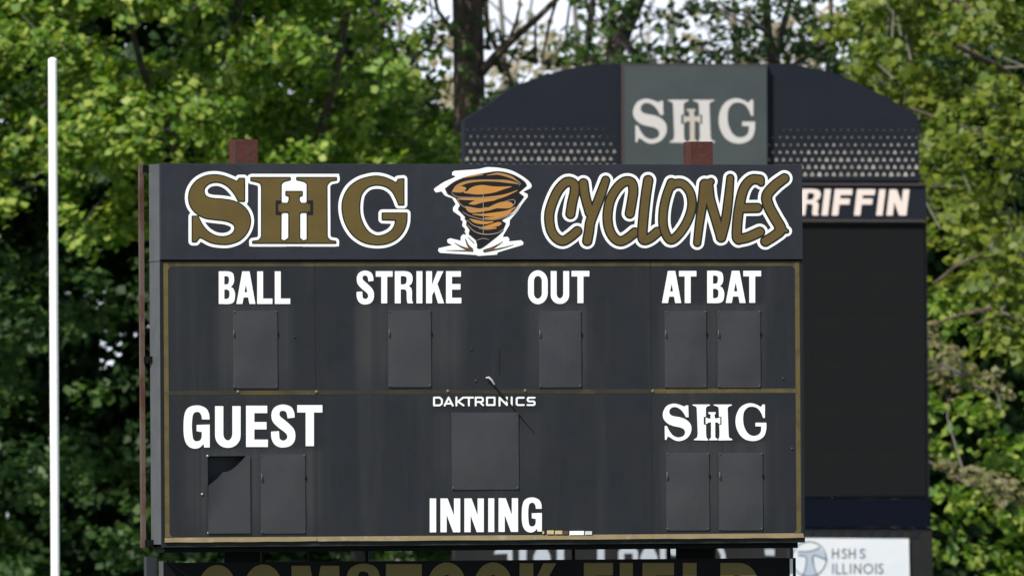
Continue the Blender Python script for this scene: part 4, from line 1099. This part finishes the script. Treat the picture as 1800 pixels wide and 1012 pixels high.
swirl([[(290, 335, 2.5), (340, 370, 3), (460, 378, 3), (620, 378, 3), (780, 378, 2)], [(345, 395, 2), (410, 470, 3), (520, 490, 3)], [(400, 520, 2), (470, 560, 3), (600, 592, 3), (760, 590, 3), (900, 520, 3), (960, 440, 2)],
       [(440, 600, 2), (520, 660, 3), (640, 680, 3), (700, 678, 2)], [(450, 650, 2), (520, 715, 3.5), (620, 742, 4), (740, 730, 3.5), (800, 690, 2)], [(545, 800, 2), (600, 782, 3), (660, 795, 2)],
       [(915, 195, 2), (968, 238, 3), (955, 262, 2)], [(820, 415, 2), (900, 400, 3), (918, 430, 3), (880, 475, 2)], [(603, 260, 2.5), (603, 350, 2), (604, 540, 2.5), (604, 740, 2)]], M_pale, 'pale_line', .0095)
swirl([[(430, 790, 5), (455, 850, 10), (490, 890, 16)], [(320, 825, 2), (390, 865, 8), (470, 895, 14)], [(230, 900, 1), (340, 902, 5), (500, 905, 9)], [(455, 770, 3), (515, 828, 4)],
       [(800, 815, 2), (700, 875, 12), (620, 905, 16)], [(905, 845, 2), (780, 880, 7), (620, 912, 10)]], M_brown, 'splash_line', .003)

# cable, scratch, tape
p = [FR.L(*q) for q in ((853, 664), (857, 663), (862, 668), (866, 674), (872, 682), (884, 696), (893, 706), (905, 720), (916, 733), (930, 750), (940, 762))]
yy = [-.02, -.03, -.035, -.03, -.02, -.012, -.010, -.016, -.008, -.006, -.004]
part(MB().tube([(a.x, y, a.z) for a, y in zip(p[3:], yy[3:])], [.0075, .007, .0055, .0045, .004, .004, .003, .002], 8), 'cable', M_cable, smooth=True)
part(MB().tube([(a.x, y, a.z) for a, y in zip(p[:5], yy[:5])], [.006, .009, .009, .008, .005], 8), 'cable_end', M_cabletip, smooth=True)
a, b = FR.L(876.5, 612), FR.L(877, 657)
part(MB().tube([(a.x, -.003, a.z), (b.x, -.004, b.z)], .0035, 6), 'scratch_line', M_cable)  # thin raised tube stands in for a dark scratch
for (u0, u1, v0, v1, m_) in ((953.5, 956, 933, 938, M_yel), (961.5, 973, 931.5, 938.5, M_yel), (975.5, 988, 932, 938.5, M_yel), (990, 998, 933, 938.8, M_brown), (1001, 1026, 932.5, 940, M_white), (1028.5, 1040, 933, 939.5, M_adwhite)):
    p, q = FR.L(u0, v1), FR.L(u1, v0)
    part(MB().bbox(p.x, q.x, -.012, -.001, p.z, q.z, .002), 'tape_scrap', m_)

# ------------------------------------------------------------------ field name sign below the scoreboard
SD = .16                                      # set back from the scoreboard's face
sx0, sx1 = FR.L(287, 1000, SD).x, FR.L(1399, 1000, SD).x
sz1 = FR.L(850, 984, SD).z; sz0 = FR.L(850, 1110, SD).z
sign = empty('field_name_sign', FR.o + FR.U * ((sx0 + sx1) / 2), YAW)
tag(sign, 'black sign panel with dull gold block letters hung just below the baseball scoreboard', 'sign')
class Shift:
    def __init__(s, fr, dx, d): s.fr, s.dx, s.d = fr, dx, d
    def L(s, u, v, d=0):
        p = s.fr.L(u, v, s.d + d); return Vector((p.x - s.dx, d, p.z))
off = (sx0 + sx1) / 2
FS = Shift(FR, off, SD)
hw = (sx1 - sx0) / 2
MB().box(-hw, hw, SD, SD + .05, sz0, sz1).build('panel', M_signblack, sign)
MB().box(-hw - .012, -hw, SD - .004, SD + .09, sz0, sz1 + .012).build('edge_trim', M_side, sign)
MB().box(-hw - .10, -hw - .012, SD + .15, SD + .23, 0, sz1 + .05).build('post', M_steel, sign)
MB().box(hw - .03, hw - .002, SD + .06, SD + .14, 0, sz1 + .10).build('post', M_steel, sign)
for u0_, u1_ in ((398, 460), (1192, 1258)):  # added black plates stand in for shade on the posts in the gap
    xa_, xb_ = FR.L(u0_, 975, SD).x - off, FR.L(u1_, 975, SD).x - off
    MB().box(xa_, xb_, SD + .055, SD + .06, sz1 - .1, zb + .01).build('shade_plate', M_black, sign)
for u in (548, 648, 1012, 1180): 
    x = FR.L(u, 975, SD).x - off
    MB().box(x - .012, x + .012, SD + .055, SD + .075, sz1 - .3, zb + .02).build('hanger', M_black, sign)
x = FR.L(1391, 1000, SD - .01).x - off
MB().box(x - .012, x + .012, SD - .014, SD - .003, sz0, FR.L(1391, 981, SD - .01).z).build('conduit', M_adwhite, sign)
a, b = FR.L(292, 985, SD - .01), FR.L(335, 1015, SD - .01)
MB().tube([(a.x - off, SD - .01, a.z), (b.x - off + .2, SD - .01, b.z - .14)], .012, 6).build('brace', M_char, sign)
for ch, x0, x1, y0 in (('C', 350, 413, 992), ('O', 430, 495, 991), ('M', 512, 596, 993.5), ('S', 609, 669, 989.5), ('T', 678, 741, 990.5), ('O', 752, 818, 987.5), ('C', 834, 899, 987.5), ('K', 913, 980, 989), ('F', 1026, 1077, 988.5), ('I', 1089, 1112, 988.5), ('E', 1129, 1186, 988.5), ('L', 1200, 1248, 988.5), ('D', 1266, 1332, 988.5)):
    S = glyph(ch, x0, x1, y0, y0 + 96, 24, 22)
    class FF:
        @staticmethod
        def L(u, v, d=0):
            p = FR.L(u, v, SD); return Vector((p.x - off, d, p.z))
    o = prism('letter', contours(S, 0, 1.0, .12), FF, SD - .008, SD, M_signgold, sign); o['label'] = 'dull gold block letter %s' % ch

# ------------------------------------------------------------------ arched football scoreboard behind
YB = 215.0
YAWF = R(7)
q0 = at(1220, 600, YB)
FB = Frame((q0.x, YB), YAWF)
fb = empty('football_scoreboard', FB.o, YAWF)
tag(fb, 'tall dark football scoreboard with an arched top standing behind the baseball scoreboard', 'scoreboard')
def fpart(name, poly_px, d0, d1, m_, label=None, parent=None):
    o = prism(name, [list(poly_px)], FB, d0, d1, m_, parent or fb)
    # close the back
    if label: o['label'] = label
    return o
arcL = [(1090, 320), (817, 320), (816, 212), (838, 197), (859, 184), (893, 158), (920, 146), (948, 136), (990, 123), (1030, 115), (1090, 111.5)]
arcR = [(1346, 320), (1346, 112), (1382, 111.5), (1418, 118), (1457, 126), (1496, 140.5), (1529, 157), (1561, 171.5), (1587, 188), (1614, 204), (1617, 322)]
fpart('arch_panel', arcL[::-1], 0, .45, M_fb); fpart('arch_panel', arcR, 0, .45, M_fb)
fpart('logo_panel', [(1095, 115.5), (1345.5, 116), (1346.5, 420), (1096.5, 420)], -.16, .44, M_logo)
fpart('logo_frame', [(1091, 112.5), (1347, 113), (1347, 116), (1095, 115.5), (1096.5, 420), (1092, 420)], -.165, .46, M_trim)
small_shg(FB, fb, lambda p: (1111 + (p[0] - 1165.5) * (1324.6 - 1111) / (1347 - 1165.5), 174 + (p[1] - 708.5) * (253 - 174) / (774.5 - 708.5) - (p[0] - 1165.5) * .0), M_fbwhite, M_tancross, M_logo, -.166, .7, 'off white serif letter # on the grey panel')
# halftone dots
db = MB()
rows = [(305, 4.1, 1.0), (292.3, 3.9, 1.0), (279.5, 3.5, 1.), (266.5, 2.9, 1.), (253.5, 2.2, 1), (240.5, 1.5, 1), (227.5, .8, 1)]
arcx = [p for p in arcL[2:]] ; arcy = [p for p in arcR[1:-1]]
for ri, (v, r, _) in enumerate(rows):
    for side in (0, 1):
        u = (821 if side == 0 else 1352) + (6.3 if ri % 2 else 0)
        end = 1086 if side == 0 else 1613
        while u < end:
            rr_ = r * random.uniform(.74, 1.04)
            if side == 0 and u > 1040 and ri > 4: rr_ *= max(.3, 1 - (u - 1040) / 60)
            if side == 1 and u < 1420: rr_ *= .72 + .28 * (u - 1352) / 68
            vv_ = v + (1.0 if side else -.5)
            h_ = rr_ * 1.1
            loop = [FB.L(u + dx * rr_, vv_ + dy * h_) for dx, dy in ((-1, .9), (-.95, .5), (-.3, -.85), (.3, -.85), (.95, .5), (1, .9))]
            n = len(db.v)
            db.v += [(p.x, -.006, p.z) for p in loop]; db.f.append(tuple(range(n, n + 6)))
            u += 12.62
o = db.build('halftone_dots', M_dot, fb); o['kind'] = 'stuff'
# name strip with rails
fpart('name_strip', [(812, 321), (1627, 324), (1628, 388), (812, 385)], -.06, .44, M_fb)
fpart('rail', [(812, 320), (1622, 322.5), (1622, 326.5), (812, 324)], -.10, -.061, M_trim)
fpart('rail', [(812, 383.5), (1624, 386.5), (1624, 390.5), (812, 387.5)], -.10, -.061, M_trim)
fpart('rail', [(812, 314.5), (1617, 316.5), (1617, 318), (812, 316)], -.03, -.001, M_fb)
S_ = [('G', 1366, 1402, 332, 378.6), ('R', 1403, 1438, 332.3, 378.8), ('I', 1443, 1454, 332.4, 379), ('F', 1461, 1492, 332.6, 379), ('F', 1500, 1532, 332.8, 379), ('I', 1539, 1550, 333, 379), ('N', 1557, 1592, 333.2, 379)]
for ch, x0, x1, y0, y1 in S_:
    S = glyph(ch, x0, x1, y0, y1, 11, 10.5, 0.12)
    o = prism('letter', contours(S, 0, .7), FB, -.075, -.061, M_pinkw, fb); o['label'] = 'pinkish white letter %s on the name strip' % ch
# screen in modules
fpart('screen_frame', [(812, 389), (1629, 390.5), (1634, 876), (812, 872)], .02, .44, M_fb)
cols, rws = 8, 6
scr = MB()
x_0, x_1 = FB.L(818, 600).x, FB.L(1625.5, 600).x
z_1, z_0 = FB.L(1500, 396).z, FB.L(1500, 872).z
sm_me = None
for i in range(cols):
    for j in range(rws):
        w_ = (x_1 - x_0) / cols; h_ = (z_1 - z_0) / rws
        if sm_me is None:
            o = MB().bbox(0, w_ - .0015, -.02, .015, 0, h_ - .0015, .0005).build('screen_module', M_screen, fb); sm_me = o.data
        else:
            o = bpy.data.objects.new('screen_module', sm_me); col.objects.link(o); o.parent = fb
        o.location = (x_0 + i * w_, random.uniform(-.0005, .0005), z_0 + j * h_)
fpart('lower_strip', [(812, 872.5), (1634, 876.5), (1636, 926), (812, 922)], -.05, .44, mat('deep_navy_strip', (0.003, 0.0045, 0.010), .8, spec=.05))
fpart('base_panel', [(800, 922.5), (1638, 926.5), (1646, 1300), (800, 1300)], -.01, .42, M_char)
for k, u in enumerate(range(1422, 1630, 26)):  # dark slanted plates put in as teeth of shadow on the base
    fpart('shadow_tooth', [(u, 930), (u + 9 + 4 * (k % 2), 930.2), (u + 5 + 4 * (k % 2), 944), (u - 4, 943.8)], -.022, -.011, M_fb)
fpart('support_column', [(900, 1300.5), (960, 1300.5), (960, 2300), (900, 2300)], .05, .4, M_steel); fpart('support_column', [(1480, 1300.5), (1540, 1300.5), (1540, 2300), (1480, 2300)], .05, .4, M_steel)
# sponsor panel
ad = fpart('sponsor_panel', [(1386, 944.5), (1596.5, 946), (1598.5, 1046), (1386, 1046)], -.07, -.011, M_adwhite, 'white sponsor panel with a round blue logo')
def g9(p): return [(x / 6.923 + 1380, y / 6.923 + 920) for x, y in p]
S = Sh()
for ch, ls in (('H', [[(572, 305), (572, 418)], [(640, 305), (640, 418)], [(572, 360), (640, 360)]]), ('S', [[(738, 318), (712, 306), (690, 325), (700, 352), (732, 372), (738, 400), (712, 418), (686, 405)]]),
               ('H', [[(775, 305), (775, 418)], [(842, 305), (842, 418)], [(775, 360), (842, 360)]]), ('S', [[(962, 318), (935, 306), (908, 325), (920, 352), (955, 372), (962, 400), (935, 418), (905, 405)]]),
               ('I', [[(575, 485), (575, 602)]]), ('L', [[(618, 485), (618, 602), (668, 602)]]), ('L', [[(700, 485), (700, 602), (750, 602)]]), ('I', [[(790, 485), (790, 602)]]), ('N', [[(838, 602), (838, 488), (912, 600), (912, 485)]]),
               ('O', [[(1005, 488), (1045, 505), (1060, 545), (1045, 585), (1005, 602), (965, 585), (950, 545), (965, 505), (1005, 488)]]), ('I', [[(1098, 485), (1098, 602)]]),
               ('S', [[(1182, 498), (1158, 487), (1132, 505), (1143, 532), (1175, 552), (1183, 582), (1158, 602), (1128, 590)]])):
    T_ = Sh()
    for l in ls: T_.stroke(g9(l), 1.1)
    prism('letter', contours(T_, 0, .5), FB, -.074, -.070, M_navy, ad)
ring = Sh(); ccx, ccy, rad_ = 1421, 981.5, 30.5
ring.stroke([(ccx + rad_ * math.cos(R(a)), ccy + rad_ * math.sin(R(a))) for a in range(0, 361, 10)], .8)
for l in ([(150, 335), (250, 335), (330, 322), (410, 288)], [(160, 385), (240, 395), (250, 460), (235, 560), (200, 640)], [(330, 470), (335, 385), (420, 405), (505, 440)], [(330, 400), (340, 500), (365, 580), (400, 650)]):
    ring.stroke(g9(l), .8, smooth=5)
prism('logo_line', contours(ring, 0, .5), FB, -.076, -.0725, M_navy, ad)
body = Sh().poly(g9([(250, 345), (330, 332), (335, 480), (355, 570), (395, 650), (205, 650), (240, 560), (252, 460)])).poly(g9([(150, 345), (300, 340), (420, 300), (500, 380), (500, 425), (340, 380), (250, 390), (150, 385)]))
prism('logo_fill', contours(body, 0, .5), FB, -.0725, -.070, M_pblue, ad)
# pale lettering seen in the gap under the baseball scoreboard
frag = [[(878, 961), (900, 961), (901, 1010), (893, 1010), (892, 972), (868, 973), (871, 966)], rect(912.5, 961, 925, 1010), [(945, 961), (960, 961), (967, 976), (968, 1010), (937, 1010), (938, 976)], rect(979, 961, 991, 1010),
        rect(1050, 962, 1062, 1010), [(1087, 968), (1092, 962), (1116, 962), (1121, 968), (1122, 1010), (1113, 1010), (1112, 972), (1097, 972), (1096, 1010), (1087, 1010)], [(1133, 962), (1148, 962), (1155, 976), (1158, 1010), (1124, 1010), (1126, 976)],
        rect(1160, 962, 1170, 1010), [(1174, 962), (1191, 962), (1190, 975), (1182, 976), (1175, 970)], rect(1195, 962, 1205, 1010), [(1261, 963), (1271, 963), (1275, 975), (1277, 1010), (1266, 1010), (1267, 976)], [(1344, 964), (1361, 964), (1361, 976), (1345, 975)]]
for l in frag:
    fpart('letter', l, -.02, -.0105, M_stripletter, 'pale letter glimpsed in the gap under the scoreboard')
